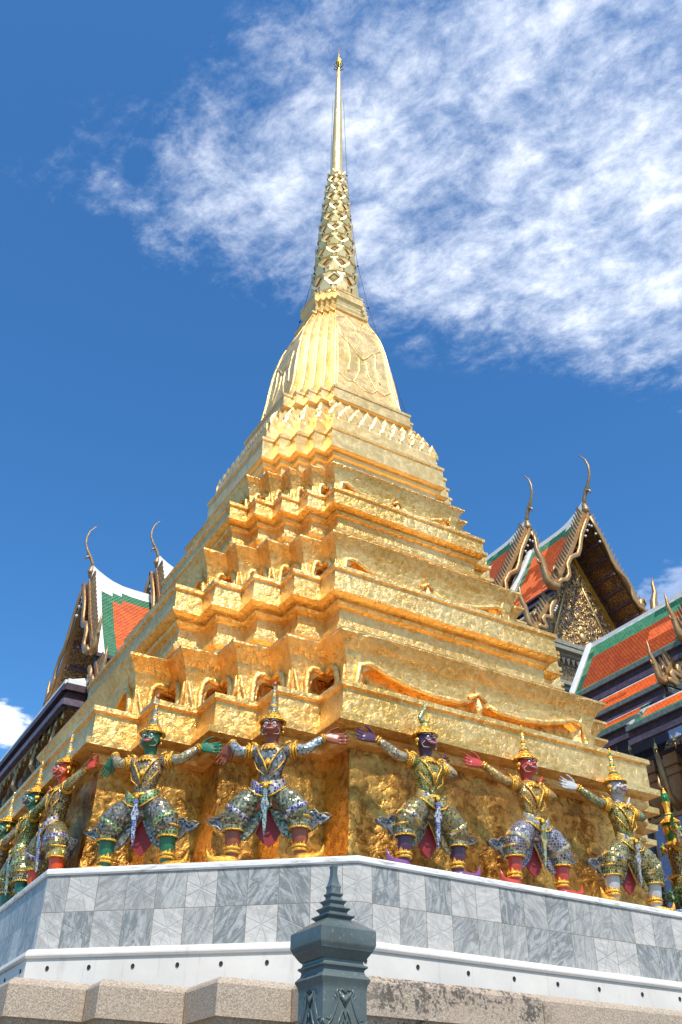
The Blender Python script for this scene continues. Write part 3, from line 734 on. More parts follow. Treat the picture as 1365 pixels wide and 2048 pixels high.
# ------------------------------------------------------------------ guardian statues holding up the stupa
def remesh(mb, vox, name):
    me = mesh_of('tmp', mb, []); o = bpy.data.objects.new('tmp', me); col.objects.link(o)
    md = o.modifiers.new('r', 'REMESH'); md.mode = 'VOXEL'; md.voxel_size = vox; md.use_smooth_shade = True
    m2 = o.modifiers.new('s', 'SMOOTH'); m2.factor = .5; m2.iterations = 2
    dg = bpy.context.evaluated_depsgraph_get(); r = bpy.data.meshes.new_from_object(o.evaluated_get(dg)); r.name = name
    bpy.data.objects.remove(o); bpy.data.meshes.remove(me)
    r.polygons.foreach_set('use_smooth', [True]*len(r.polygons))
    return r
def lerp(a, b, t): return Vector(a)+(Vector(b)-Vector(a))*t
HIPZ, NECKZ = .66, 1.13
def hand(mb, wr, d, spread, pal):
    """palm and five fingers leaving the wrist wr along d, fingers fanned along spread, curled towards pal"""
    wr, d, sp_, pal = Vector(wr), Vector(d).normalized(), Vector(spread).normalized(), Vector(pal).normalized()
    k_ = 1.55
    mb.tube([wr-d*.03, wr+d*.02, wr+d*.055*k_, wr+d*.085*k_], [(.028, .026), (.048, .024), (.062, .022), (.058, .018)], 10, upv=pal)
    for k, (ln, o_) in enumerate([(.068, -.034), (.082, -.012), (.086, .011), (.070, .033)]):
        o_ *= 1.35; ln *= k_
        b0 = wr+d*.078*k_+sp_*o_; dd_ = (d+sp_*o_*1.6).normalized()
        mb.tube([b0, b0+dd_*ln*.42+pal*.004, b0+dd_*ln*.75+pal*.014, b0+dd_*ln+pal*.030], [.0125, .0118, .0105, .007], 7)
    b0 = wr+d*.03-sp_*.044; dd_ = (d*.8-sp_*.6+pal*.25).normalized()
    mb.tube([b0, b0+dd_*.042, b0+dd_*.075+d*.018, b0+dd_*.09+d*.042], [.017, .015, .013, .009], 7)
# pose: (elbow, wrist, hand direction, finger fan) for the left (-x) and right (+x) arm; the statue faces -y
POSES = {
 'spread': [((-.33, .03, 1.04), (-.43, .10, 1.17), (-1, .15, -.10), (0, 0, -1)), ((.36, .02, 1.03), (.50, .10, 1.16), (1, .15, .10), (0, 0, -1))],
 'short_left': [((-.31, -.02, 1.05), (-.40, .06, 1.17), (-.55, .25, -.75), (-.6, 0, .6)), ((.34, .0, 1.05), (.50, .06, 1.18), (1, .1, -.12), (0, 0, -1))],
 'one_bent': [((-.35, -.01, 1.06), (-.55, .06, 1.20), (-1, .12, .05), (0, 0, -1)), ((.30, -.02, 1.00), (.27, .10, 1.15), (.7, .5, .25), (0, 0, -1))],
 'both_long': [((-.34, -.04, 1.03), (-.48, .04, 1.17), (-1, .2, .1), (0, 0, -1)), ((.34, -.04, 1.03), (.50, .06, 1.17), (1, .2, .1), (0, 0, -1))],
}
SH = .145
def body_mesh(pose):
    mb = MB()
    # head: skull, heavy jaw, snout, ears
    mb.ball((0, .005, 1.285), (.083, .092, .098), 0, 14, 10); mb.ball((0, -.025, 1.235), (.077, .075, .062), 0, 14, 9)
    mb.ball((0, -.075, 1.245), (.040, .032, .030), 0, 10, 7); mb.ball((0, -.060, 1.205), (.040, .032, .022), 0, 10, 7)
    for s_ in (-1, 1):
        mb.ball((s_*.084, .01, 1.27), (.016, .026, .040), 0, 8, 7); mb.ball((s_*.045, -.070, 1.252), (.026, .024, .022), 0, 8, 6)
    mb.tube([(0, .012, 1.06), (0, .01, 1.13), (0, .005, 1.20)], [.060, .056, .062], 14)
    for i_, v_ in enumerate(mb.v): mb.v[i_] = (v_[0]*1.14, v_[1]*1.14, 1.17+(v_[2]-1.17)*1.08) if v_[2] > 1.17 else v_
    # trunk
    mb.tube([(0, .01, .56), (0, .01, .64), (0, .0, .74), (0, -.005, .84), (0, -.005, .95), (0, .0, 1.04), (0, .008, 1.09)],
            [(.10, .085), (.125, .10), (.092, .078), (.105, .085), (.140, .10), (.130, .085), (.07, .06)], 16, upv=(0, 1, 0))
    for s_, (el, wr, hd, sp_) in zip((-1, 1), POSES[pose]):
        sh = Vector((s_*.12, .01, 1.045)); el, wr = Vector(el), Vector(wr)
        mb.tube([sh, lerp(sh, el, .35), lerp(sh, el, .8), el, lerp(el, wr, .3), lerp(el, wr, .75), wr], [.052, .050, .042, .038, .039, .030, .026], 10)
        hand(mb, wr, hd, sp_, (0, -1, .25))
        # legs: hip, bent knee, shank, foot
        mb.tube([(s_*.06, .01, .60), (s_*.16, -.02, .56), (s_*.25, -.04, .46), (s_*.30, -.035, .37)], [.10, .105, .095, .080], 12)
        mb.tube([(s_*.30, -.035, .40), (s_*.305, -.02, .31), (s_*.305, -.01, .22), (s_*.305, 0, .12), (s_*.305, .0, .06)], [.076, .074, .074, .058, .050], 12)
        mb.tube([(s_*.28, .0, .045), (s_*.34, -.015, .045), (s_*.41, -.03, .035), (s_*.46, -.04, .03)], [(.046, .042), (.046, .04), (.040, .030), (.028, .02)], 10, upv=(0, 0, 1))
    return remesh(mb, .0085, 'statue_body')
BODY = {k: body_mesh(k) for k in POSES}

def diamond_ring(mb, c, rx, ry, z0, h_, n, mi=0):
    """teeth standing up round an ankle"""
    for k in range(n):
        t0, t1 = 2*math.pi*k/n, 2*math.pi*(k+1)/n; tm = (t0+t1)/2
        a = (c[0]+rx*math.cos(t0), c[1]+ry*math.sin(t0), z0); b = (c[0]+rx*math.cos(t1), c[1]+ry*math.sin(t1), z0)
        m_ = (c[0]+rx*1.06*math.cos(tm), c[1]+ry*1.06*math.sin(tm), z0+h_); i_ = (c[0]+rx*.85*math.cos(tm), c[1]+ry*.85*math.sin(tm), z0)
        mb.add([a, b, m_, i_], [(0, 1, 2), (1, 3, 2), (3, 0, 2)], mi)
def torus(mb, c, ax, r, tr, mi=0, seg=18, flat=1.0, squash=(1, 1)):
    ax = Vector(ax).normalized(); a = ax.cross(Vector((0, 1, 0)) if abs(ax.y) < .9 else Vector((1, 0, 0))).normalized(); b = ax.cross(a)
    pts = [Vector(c)+a*math.cos(t)*r*squash[0]+b*math.sin(t)*r*squash[1] for t in [2*math.pi*k/seg for k in range(seg+1)]]
    mb.tube(pts, tr, 6, mi, flat)
def flame(mb, o_, u, v, nrm, S, th=.022, mi=0):
    """scroll-edged wing of a coat tail, thick"""
    o_, u, v, nrm = Vector(o_), Vector(u).normalized(), Vector(v).normalized(), Vector(nrm).normalized()
    poly = [(0, .42), (.22, .50), (.42, .44), (.50, .30), (.68, .36), (.84, .22), (1.02, .25), (.90, .08), (.72, .02), (.60, -.10), (.46, .0), (.40, -.22), (.24, -.34), (.08, -.42), (0, -.30)]
    mb.prism(poly, -th/2, th/2, lambda a, b, d: tuple(o_+u*a*S+v*b*S+nrm*d), mi)

def statue(loc, rz, pose, skin, jacket, sleeve, trous, belt_m, sash_m, cuff_m, shoe_m, crown, label, scale=1.0, tip=True, headturn=0, shoes_gold=True):
    t = thing('guardian_statue', label, 'statue', loc, rz, 'mosaic statues holding up the stupa'); t.scale = (scale,)*3
    bo = bpy.data.objects.new('body', BODY[pose]); col.objects.link(bo); bo.parent = t
    if not BODY[pose].materials: BODY[pose].materials.append(skin)
    bo.material_slots[0].link = 'OBJECT'; bo.material_slots[0].material = skin
    # ---- face
    for s_ in (-1, 1):
        mb = MB(); mb.ball((s_*.038, -.098, 1.285), (.0175, .011, .0145), 0, 12, 8); mb.ball((s_*.038, -.108, 1.285), (.0078, .004, .0078), 1, 8, 6)
        obj('eye', mb, [M['eye'], M['pupil']], t, True)
        mb = MB(); mb.tube([(s_*.008, -.104, 1.300), (s_*.024, -.108, 1.318), (s_*.046, -.102, 1.322), (s_*.066, -.084, 1.314), (s_*.084, -.056, 1.328)], [.004, .0045, .004, .0035, .002], 6)
        obj('brow', mb, M['fang'] if skin.name != 'white_skin' else M['pupil'], t, True)
        mb = MB(); mb.ball((s_*.108, .0, 1.268), (.016, .034, .026), 0, 8, 6); mb.tube([(s_*.106, .01, 1.31), (s_*.122, .012, 1.345), (s_*.110, .015, 1.375)], [.016, .012, .003], 6); mb.ball((s_*.108, -.004, 1.225), (.010, .012, .02), 0, 7, 5)
        obj('ear_ornament', mb, M['orn'], t, True)
    mb = MB(); mb.ball((0, -.124, 1.266), (.020, .019, .016), 0, 10, 7); mb.ball((-.016, -.119, 1.260), .011, 0, 7, 5); mb.ball((.016, -.119, 1.260), .011, 0, 7, 5)
    obj('nose', mb, skin, t, True)
    mb = MB()
    k3 = lambda L: [(x*1.14, y*1.14-.004, 1.17+(z-1.17)*1.08) for x, y, z in L]
    mb.tube(k3([(-.056, -.072, 1.248), (-.042, -.094, 1.234), (-.02, -.108, 1.236), (0, -.112, 1.232), (.02, -.108, 1.236), (.042, -.094, 1.234), (.056, -.072, 1.248)]), [.003, .006, .007, .006, .007, .006, .003], 6, 0)
    mb.tube(k3([(-.045, -.083, 1.226), (-.02, -.100, 1.214), (0, -.103, 1.212), (.02, -.100, 1.214), (.045, -.083, 1.226)]), [.003, .006, .007, .006, .003], 6, 0)
    MO = obj('mouth', mb, M['lip'], t, True)
    mb = MB(); mb.tube(k3([(-.036, -.094, 1.229), (-.018, -.107, 1.224), (0, -.109, 1.222), (.018, -.107, 1.224), (.036, -.094, 1.229)]), .005, 6)
    for s_ in (-1, 1):
        mb.tube(k3([(s_*.04, -.093, 1.226), (s_*.047, -.094, 1.242), (s_*.052, -.088, 1.256)]), [.005, .004, .001], 6)
    obj('teeth', mb, M['fang'], MO, True)
    for s_ in (-1, 1):      # painted whisker line curling round the jaw
        mb = MB(); mb.tube(k3([(s_*.03, -.098, 1.245), (s_*.06, -.072, 1.240), (s_*.078, -.045, 1.215), (s_*.066, -.055, 1.185), (s_*.03, -.085, 1.178)]), [.002, .0035, .0035, .003, .0015], 5)
        obj('whisker', mb, M['fang'] if skin.name != 'white_skin' else M['pupil'], t, True)
    # ---- crown
    rings_, mats_ = crown
    mb = MB(); mb.lathe([(.096, 1.330), (.130, 1.326), (.134, 1.334), (.118, 1.342), (.103, 1.352), (.098, 1.372), (.088, 1.378), (.084, 1.392), (.066, 1.40)], 20, c=(0, .008, 0))
    for k in range(16):
        th = 2*math.pi*k/16; mb.ball((.108*math.cos(th), .008+.108*math.sin(th), 1.356), .012, 0, 6, 4)
    mb.ball((0, .055, 1.27), (.090, .052, .070), 0, 12, 8)
    CR = obj('crown', mb, M['orn'], t, True)
    if rings_ == 'spire':
        prof = []; mis = []; z = 1.398; r = .066; k = 0
        hs_ = [.026, .020, .026, .020, .030, .022, .034, .026, .040, .036, .045]
        for h_ in hs_:
            prof += [(r*1.0, z), (r*1.08, z+h_*.3), (r*.92, z+h_*.92)]; mis += [k % len(mats_)]*3; z += h_; r *= .845; k += 1
        prof.append((.006, z+.012)); cs = MB(); cs.lathe(prof, 14, c=(0, .008, 0), mis=mis)
        obj('crown_spire', cs, mats_, CR, False)
        if tip: cs = MB(); cs.tube([(0, .008, z-.002), (.003, .006, z+.022), (.012, .0, z+.034)], [.016, .017, .006], 8); obj('crown_tip', cs, M['pink'], CR, True)
    elif rings_ == 'flame':      # swept tuft of curling leaves
        cs = MB(); cs.lathe([(.066, 1.398), (.058, 1.425), (.060, 1.44), (.046, 1.452), (.040, 1.475), (.02, 1.49)], 14, c=(0, .008, 0), mis=[0, 1, 0, 1, 0])
        cs.tube([(0, .0, 1.46), (-.045, .0, 1.49), (-.055, .0, 1.535), (-.03, .0, 1.56), (.0, .0, 1.60), (.012, .0, 1.66), (.004, .0, 1.72)], [.028, .030, .024, .026, .024, .016, .003], 8, 1)
        cs.tube([(0, .0, 1.47), (.04, .0, 1.50), (.048, .0, 1.54), (.03, .0, 1.565)], [.026, .022, .018, .005], 8, 0)
        obj('crown_spire', cs, mats_, CR, True)
    else:                        # tall flat medallion
        cs = MB(); cs.lathe([(.060, 1.398), (.048, 1.43), (.052, 1.445), (.034, 1.47), (.036, 1.52), (.052, 1.60), (.054, 1.66), (.036, 1.71), (.018, 1.75), (.004, 1.79)], 12, c=(0, .008, 0), mis=[0, 1, 0, 0, 0, 1, 1, 0, 0])
        obj('crown_spire', cs, mats_, CR, False)
    # ---- jacket with sleeves
    mb = MB()
    mb.tube([(0, .01, .655), (0, .005, .72), (0, .0, .78), (0, -.005, .86), (0, -.008, .95), (0, .0, 1.035), (0, .008, 1.085), (0, .01, 1.105)],
            [(.118, .102), (.100, .090), (.101, .090), (.122, .100), (.158, .118), (.150, .104), (.098, .082), (.066, .062)], 18, upv=(0, 1, 0))
    for s_, (el, wr, hd, sp_) in zip((-1, 1), POSES[pose]):
        sh = Vector((s_*.11, .01, 1.04)); el, wr = Vector(el), Vector(wr)
        mb.tube([sh, lerp(sh, el, .3), lerp(sh, el, .55)], [.066, .066, .058], 12)
    J = obj('jacket', mb, jacket, t, True)
    mb = MB()
    for pts, r_ in ([[(-.125, -.045, 1.07), (-.09, -.115, .99), (-.03, -.128, .89), (0, -.108, .80)], .009], [[(.125, -.045, 1.07), (.09, -.115, .99), (.03, -.128, .89), (0, -.108, .80)], .009],
                    [[(-.145, -.055, .93), (-.10, -.105, .84), (-.03, -.108, .78)], .007], [[(.145, -.055, .93), (.10, -.105, .84), (.03, -.108, .78)], .007]):
        mb.tube(pts, r_, 6)
    mb.ball((0, -.122, .90), (.030, .015, .034), 0, 8, 6)
    obj('chest_strap', mb, M['orn'], J, True)
    mb = MB()
    for zc, rx, ry in ((1.098, .078, .072), (1.078, .100, .088), (1.058, .122, .104)):
        torus(mb, (0, .002, zc), (0, -.18, 1), 1, .0115, 0, 20, 1, (ry, rx))
    for k in range(7):
        a_ = math.pi*(1.2+.6*k/6); mb.ball((.118*math.cos(a_), .0+.124*math.sin(a_), 1.03), (.011, .009, .018), 0, 7, 5)
    obj('collar', mb, M['orn'], t, True)
    for s_, (el, wr, hd, sp_) in zip((-1, 1), POSES[pose]):
        sh = Vector((s_*.11, .01, 1.04)); el, wr = Vector(el), Vector(wr)
        p0 = lerp(sh, el, .5)
        mb = MB(); mb.tube([p0, lerp(sh, el, .8), el, lerp(el, wr, .3), lerp(el, wr, .7), lerp(el, wr, .97)], [.054, .052, .049, .048, .040, .033], 12)
        SLV = obj('sleeve', mb, sleeve, t, True)
        mb = MB(); d_ = (el-sh).normalized(); q = lerp(sh, el, .48)
        torus(mb, q, d_, .060, .014); torus(mb, q+d_*.026, d_, .058, .010); torus(mb, q-d_*.024, d_, .064, .010)
        mb.ball(q+Vector((0, -.058, .012)), (.022, .015, .026), 0, 8, 6); mb.tube([q+Vector((0, -.01, .055)), q+Vector((s_*.012, -.005, .085)), q+Vector((s_*.03, 0, .095))], [.018, .011, .003], 7)
        obj('arm_band', mb, M['orn'], t, True)
        mb = MB(); dw = (wr-el).normalized(); torus(mb, lerp(el, wr, .88), dw, .037, .010); torus(mb, lerp(el, wr, .98), dw, .035, .010)
        obj('bracelet', mb, M['orn'], t, True)
        # shoulder curl
        mb = MB(); mb.tube([(s_*.125, -.02, 1.085), (s_*.155, -.02, 1.115), (s_*.185, -.015, 1.128), (s_*.20, -.01, 1.118)], [.022, .017, .011, .004], 7); obj('epaulette', mb, M['orn'], t, True)
    # ---- trousers, each leg ballooning to the knee
    mb = MB()
    mb.tube([(0, .01, .69), (0, .01, .64), (0, .01, .57), (0, .015, .51)], [(.120, .106), (.148, .125), (.135, .118), (.07, .07)], 18, upv=(0, 1, 0))
    for s_ in (-1, 1):
        mb.tube([(s_*.055, .01, .625), (s_*.13, -.015, .595), (s_*.20, -.035, .545), (s_*.262, -.045, .475), (s_*.295, -.038, .405), (s_*.303, -.028, .36)], [.100, .112, .120, .122, .114, .102], 14)
    TRS = obj('trousers', mb, trous, t, True)
    for s_ in (-1, 1):
        mb = MB(); mb.lathe([(.098, .0), (.106, .012), (.104, .095), (.094, .10)], 16, c=(s_*.304, -.022, .30)); obj('knee_band', mb, cuff_m, t, False)
        mb = MB(); torus(mb, (s_*.300, -.027, .405), (s_*.10, 0, 1), .106, .012); torus(mb, (s_*.304, -.022, .300), (0, 0, 1), .102, .008); obj('knee_trim', mb, M['orn'], t, True)
        mb = MB(); mb.tube([(s_*.262, -.045, .470), (s_*.285, -.045, .432)], [(.131), (.118)], 14); obj('knee_stripe', mb, belt_m, t, True)
        # jewelled wing behind the knee, dark and silver
        mb = MB(); flame(mb, (s_*.34, .03, .375), (s_, .1, 0), (0, .05, 1), (0, 1, 0), .235, .03); W_ = obj('coat_wing', mb, cuff_m if False else M['wing'], t)
        mb = MB(); mb.tube([(s_*.36, .008, .47), (s_*.43, .008, .485), (s_*.47, .008, .44), (s_*.53, .008, .45), (s_*.585, .008, .43)], [.006, .008, .007, .006, .003], 6)
        mb.tube([(s_*.36, .008, .30), (s_*.42, .008, .315), (s_*.46, .008, .36), (s_*.52, .008, .375), (s_*.585, .008, .425)], [.006, .007, .007, .006, .003], 6); obj('wing_trim', mb, M['silver_trim'], W_, True)
        mb = MB(); c = (s_*.305, 0, 0); torus(mb, (s_*.305, .0, .150), (0, 0, 1), .067, .013); torus(mb, (s_*.305, .0, .122), (0, 0, 1), .063, .012); diamond_ring(mb, (s_*.305, .0), .071, .071, .157, .045, 11)
        obj('anklet', mb, M['orn'], t, False)
        mb = MB(); mb.tube([(s_*.262, .005, .042), (s_*.33, -.012, .052), (s_*.40, -.028, .048), (s_*.46, -.04, .052), (s_*.51, -.048, .085), (s_*.53, -.05, .155)], [(.056, .045), (.060, .050), (.054, .044), (.042, .036), (.026, .022), (.004, .004)], 10, upv=(0, 0, 1))
        obj('shoe', mb, shoe_m, t, True)
    # ---- coat tails: rear cloth with red lining
    mb = MB()
    for s_ in (-1, 1):
        pl = [(0, .62), (.10, .56), (.18, .46), (.25, .36), (.27, .295), (.265, .245), (.20, .225), (.13, .285), (.075, .37), (.03, .47), (0, .52)]
        mb.prism([(u*s_, v) for u, v in pl], -.02, .02, lambda a, b, d: (a, d, b))
    obj('coat_tail', mb, trous, t)
    mb = MB(); mb.prism([(0, .54), (.07, .42), (.115, .30), (.06, .215), (.01, .175), (-.045, .215), (-.115, .30), (-.07, .42)], .050, .066, lambda a, b, d: (a, d, b)); obj('red_lining', mb, M['red_lining'], t)
    # ---- belt and hip panels
    mb = MB(); torus(mb, (0, .006, .70), (0, -.05, 1), 1, .018, 0, 22, 1.2, (.106, .124)); B_ = obj('belt', mb, M['orn'], t, True)
    for s_ in (-1, 1):
        mb = MB(); mb.tube([(s_*.012, -.128, .612), (s_*.07, -.134, .640), (s_*.125, -.105, .690), (s_*.16, -.04, .735)], [(.005, .034), (.007, .046), (.008, .046), (.006, .030)], 8, upv=(0, 0, 1)); obj('hip_panel', mb, belt_m, t, True)
        mb = MB(); mb.tube([(s_*.010, -.130, .570), (s_*.08, -.148, .588), (s_*.150, -.122, .642), (s_*.19, -.05, .695)], .0085, 6); mb.tube([(s_*.012, -.132, .648), (s_*.07, -.134, .674), (s_*.12, -.105, .722), (s_*.15, -.04, .765)], .0075, 6); obj('hip_trim', mb, M['orn'], t, True)
    mb = MB(); mb.prism([(0, .66), (.022, .62), (.018, .56), (.040, .50), (.020, .44), (.018, .36), (.010, .28), (0, .22), (-.010, .28), (-.018, .36), (-.020, .44), (-.040, .50), (-.018, .56), (-.022, .62)], -.155, -.135, lambda a, b, d: (a, d+.10*(.62-b), b)); SA = obj('sash', mb, sash_m, t)
    mb = MB(); mb.ball((0, -.152, .665), (.028, .016, .028), 0, 8, 6); obj('buckle', mb, M['orn'], t, True)
    return t

M['wing'] = mosaic('dark_wing_mosaic', [BLK, (.10, .12, .14), (.24, .26, .28), (.05, .07, .12), (.32, .32, .32), (.10, .12, .10)], 44, (.25, .25, .25), .03, .6)
M['silver_trim'] = plain('silver_trim', (.34, .32, .28), .35, .6, .2, 30)
def skinm(n, c, r=.32): return plain(n, c, r, 0, .08, 12, .08)
S_GREEN, S_BROWN, S_PURP, S_RED, S_WHITE, S_ORANGE, S_TEAL, S_LEAF = skinm('green_skin', (.030, .150, .070)), skinm('brown_red_skin', (.30, .080, .040)), skinm('aubergine_skin', (.085, .034, .068)), skinm('coral_red_skin', (.50, .060, .042)), skinm('white_skin', (.50, .48, .47)), skinm('orange_red_skin', (.66, .075, .015)), skinm('teal_skin', (.02, .15, .11)), skinm('leaf_green_skin', (.06, .22, .03))
J1 = mosaic('jacket_violet', [(.14, .06, .24), (.20, .13, .32), (.32, .29, .30), BLK, (.28, .20, .06), (.10, .06, .14)], 52)
J2 = mosaic('jacket_silver_check', [(.30, .30, .29), (.42, .42, .40), (.14, .16, .19), (.12, .08, .07), (.20, .16, .13), (.26, .34, .36)], 40, (.35, .32, .28), .03)
J3 = mosaic('jacket_bronze_green', [(.10, .16, .05), (.03, .20, .09), (.34, .25, .05), (.04, .06, .05), (.14, .20, .18)], 48)
J4 = mosaic('jacket_copper', [(.50, .11, .05), (.42, .19, .04), (.34, .07, .04), (.20, .22, .12), (.5, .3, .1)], 52)
J5 = mosaic('jacket_olive_gold', [(.24, .20, .05), (.08, .15, .05), (.34, .28, .10), (.05, .06, .04), (.22, .20, .16)], 44)
J6 = mosaic('jacket_plum_check', [(.14, .05, .08), (.25, .10, .20), (.08, .06, .05), (.40, .28, .1)], 40)
J7 = mosaic('jacket_emerald', [(.03, .20, .10), (.05, .30, .18), (.03, .08, .06), (.12, .25, .15)], 46)
SL1 = mosaic('sleeve_rainbow', [(.35, .38, .36), PUR, (.10, .30, .22), (.50, .35, .10), SIL], 60)
SL2 = mosaic('sleeve_silver_blue', [SIL, (.70, .72, .72), (.05, .16, .22), (.08, .20, .28), SIL, (.75, .74, .72)], 50, (.6, .6, .55), .02)
SL3 = mosaic('sleeve_lavender', [(.45, .38, .50), (.30, .22, .38), SIL, (.50, .45, .25), (.16, .14, .20)], 56)
SL4 = mosaic('sleeve_copper', [(.55, .20, .06), (.60, .30, .12), (.40, .12, .05), (.5, .45, .35)], 60)
SL5 = mosaic('sleeve_green_blue', [(.04, .26, .14), (.10, .32, .30), (.16, .20, .35), (.35, .30, .12), (.04, .10, .08)], 50)
SL6 = mosaic('sleeve_gold_band', [(.55, .42, .12), (.4, .3, .1), (.3, .3, .28), (.6, .55, .4)], 52)
T1m = mosaic('trousers_silver', [(.24, .24, .25), (.55, .55, .55), (.14, .15, .16), (.36, .36, .38), (.06, .06, .08), (.30, .25, .14)], 52, (.30, .25, .14), .035)
T2m = mosaic('trousers_grey_green', [(.24, .27, .17), (.52, .53, .44), (.12, .14, .10), (.36, .38, .26), (.06, .09, .06)], 50, (.32, .27, .14), .035)
T3m = mosaic('trousers_bronze', [(.14, .20, .13), (.28, .30, .22), (.08, .10, .07), (.42, .34, .12), (.30, .11, .07)], 54, (.45, .34, .12), .035)
T4m = mosaic('trousers_violet_lattice', [(.14, .09, .18), (.24, .16, .32), (.09, .10, .14), (.30, .28, .36)], 40, (.55, .55, .52), .06)
T5m = mosaic('trousers_gold_grid', [(.22, .20, .08), (.10, .14, .06), (.34, .30, .16), (.06, .06, .04)], 40, (.60, .50, .22), .05)
B1 = mosaic('belt_green', [(.03, .30, .10), (.04, .22, .08), (.05, .36, .16)], 34, (.7, .6, .3), .06, .4)
B2 = mosaic('belt_blue_white', [BLU, (.06, .06, .5), (.65, .65, .68), BLU], 36, (.65, .55, .35), .05, .4)
B3 = mosaic('belt_silver_green', [(.05, .28, .12), SIL, (.10, .14, .40), GLD], 42)
B4 = mosaic('belt_sky', [SKYB, SIL, (.3, .4, .6), GLD], 44)
S1 = mosaic('sash_blue_white', [BLU, (.08, .14, .6), (.65, .68, .72)], 50, (.7, .7, .7), .05, .3)
S2 = mosaic('sash_teal', [TEAL, (.10, .42, .36), SIL, (.05, .14, .35)], 50, (.6, .6, .5), .05, .3)
S3 = mosaic('sash_mint', [(.35, .60, .52), (.5, .65, .6), GLD, (.06, .25, .2)], 46)
C1 = mosaic('cuff_dark_green', [(.03, .09, .04), (.04, .14, .06), (.05, .06, .04)], 34, (.5, .42, .15), .05)
C2 = mosaic('cuff_mixed', [(.10, .12, .12), (.4, .4, .3), (.12, .2, .12), (.06, .08, .2)], 44, (.55, .45, .2), .05)
C3 = mosaic('cuff_yellow', [(.65, .52, .05), (.3, .35, .1), (.55, .45, .1), (.5, .5, .4)], 44)
CWB = [M['orn'], mosaic('crown_white', [(.6, .62, .7), (.75, .75, .75), (.14, .18, .5)], 70, (.6, .5, .2), .04), mosaic('crown_green', [(.03, .22, .10), (.05, .3, .14), (.6, .62, .6)], 70), mosaic('crown_blue', [BLU, (.1, .12, .5), (.6, .6, .7)], 70)]
CG = [M['orn'], mosaic('crown_emerald', [(.02, .24, .08), (.03, .3, .1)], 40, (.1, .3, .1), .02, .5), M['orn'], CWB[1]]
CR_ = [M['orn'], mosaic('crown_dark', [(.12, .04, .03), (.3, .08, .05), (.06, .10, .06)], 70), M['orn'], CWB[1]]

Z0 = TZ
statue((-3.55, -2.76, Z0), R(-45), 'short_left', S_GREEN, J1, SL1, T1m, B1, S1, C1, M['orn'], ('spire', CWB),
       'green faced mosaic guardian statue with pink crown tip, silver trousers and green belt')
statue((-2.67, -3.65, Z0), R(-39), 'short_left', S_BROWN, J2, SL2, T2m, B2, S2, C2, M['orn'], ('spire', CWB),
       'brown faced mosaic guardian statue in silver checked jacket with blue and white belt')
statue((-1.23, -4.14, Z0), R(2), 'one_bent', S_PURP, J3, SL3, T3m, B3, S1, C2, skinm('purple_shoe', (.20, .07, .22)), ('flame', [M['orn'], CWB[2]]),
       'dark aubergine faced guardian statue with curling flame crown and purple legs')
statue((.04, -4.14, Z0), R(2), 'one_bent', S_RED, J4, SL4, T4m, B4, S3, C2, S_RED, ('spire', CR_),
       'coral red faced guardian statue with copper jacket and violet lattice trousers', tip=False)
statue((1.31, -4.14, Z0), R(2), 'one_bent', S_WHITE, J5, SL5, T5m, B3, CWB[1], C1, M['orn'], ('spire', CG),
       'white faced guardian statue with green crown and olive gold jacket', tip=False)
statue((2.93, -3.42, Z0), R(48), 'both_long', S_LEAF, J6, SL3, T5m, B4, S1, C2, M['orn'], ('medallion', [M['orn'], CG[1]]),
       'leaf green statue seen from the side at the far right corner of the terrace')
statue((-4.02, -1.47, Z0), R(-86), 'both_long', S_ORANGE, J6, SL6, T3m, B2, S1, C3, M['orn'], ('spire', CWB),
       'orange red faced guardian statue in profile round the left corner', tip=False)
statue((-4.04, -.36, Z0), R(-90), 'both_long', S_TEAL, J7, J7, T5m, B1, S2, C2, M['orn'], ('spire', CR_),
       'teal green faced guardian statue in profile, second round the left corner', tip=False)
statue((-4.04, .92, Z0), R(-90), 'both_long', S_GREEN, J1, SL3, T1m, B3, S1, C2, M['orn'], ('spire', CWB),
       'green legged guardian statue cut by the left edge of the view', tip=False)

# ------------------------------------------------------------------ temple halls behind
M['purlin'] = plain('plum_purlin', (.17, .09, .11), .5, 0, .2, 6)
M['roof_plaster'] = plain('weathered_roof_plaster', (.55, .53, .50), .7, 0, .25, 5, .3, c2=(.34, .33, .32))
M['carve_gold'] = plain('carved_gold', (.90, .60, .26), .35, .7, .2, 20, .3)
class Frame:
    """local frame of a hall: l runs back along the ridge from the front gable, s sideways, z up"""
    def __init__(s, o, l): s.o = Vector((*o, 0)); s.l = Vector((*l, 0)); s.s = Vector((l[1], -l[0], 0))
    def __call__(s, a, l, z): return tuple(s.o+s.l*l+s.s*a+Vector((0, 0, z)))
def sagp(p0, p1, t, sag):
    x = p0[0]+(p1[0]-p0[0])*t; z = p0[1]+(p1[1]-p0[1])*t-sag*math.sin(math.pi*t); return x, z
def cuts(a, b, marks, st):
    q = sorted(set([a, b]+[m_ for m_ in marks if a < m_ < b])); out = [q[0]]
    for x, y in zip(q, q[1:]):
        n_ = max(1, round((y-x)/st)); out += [x+(y-x)*(k+1)/n_ for k in range(n_)]
    return out
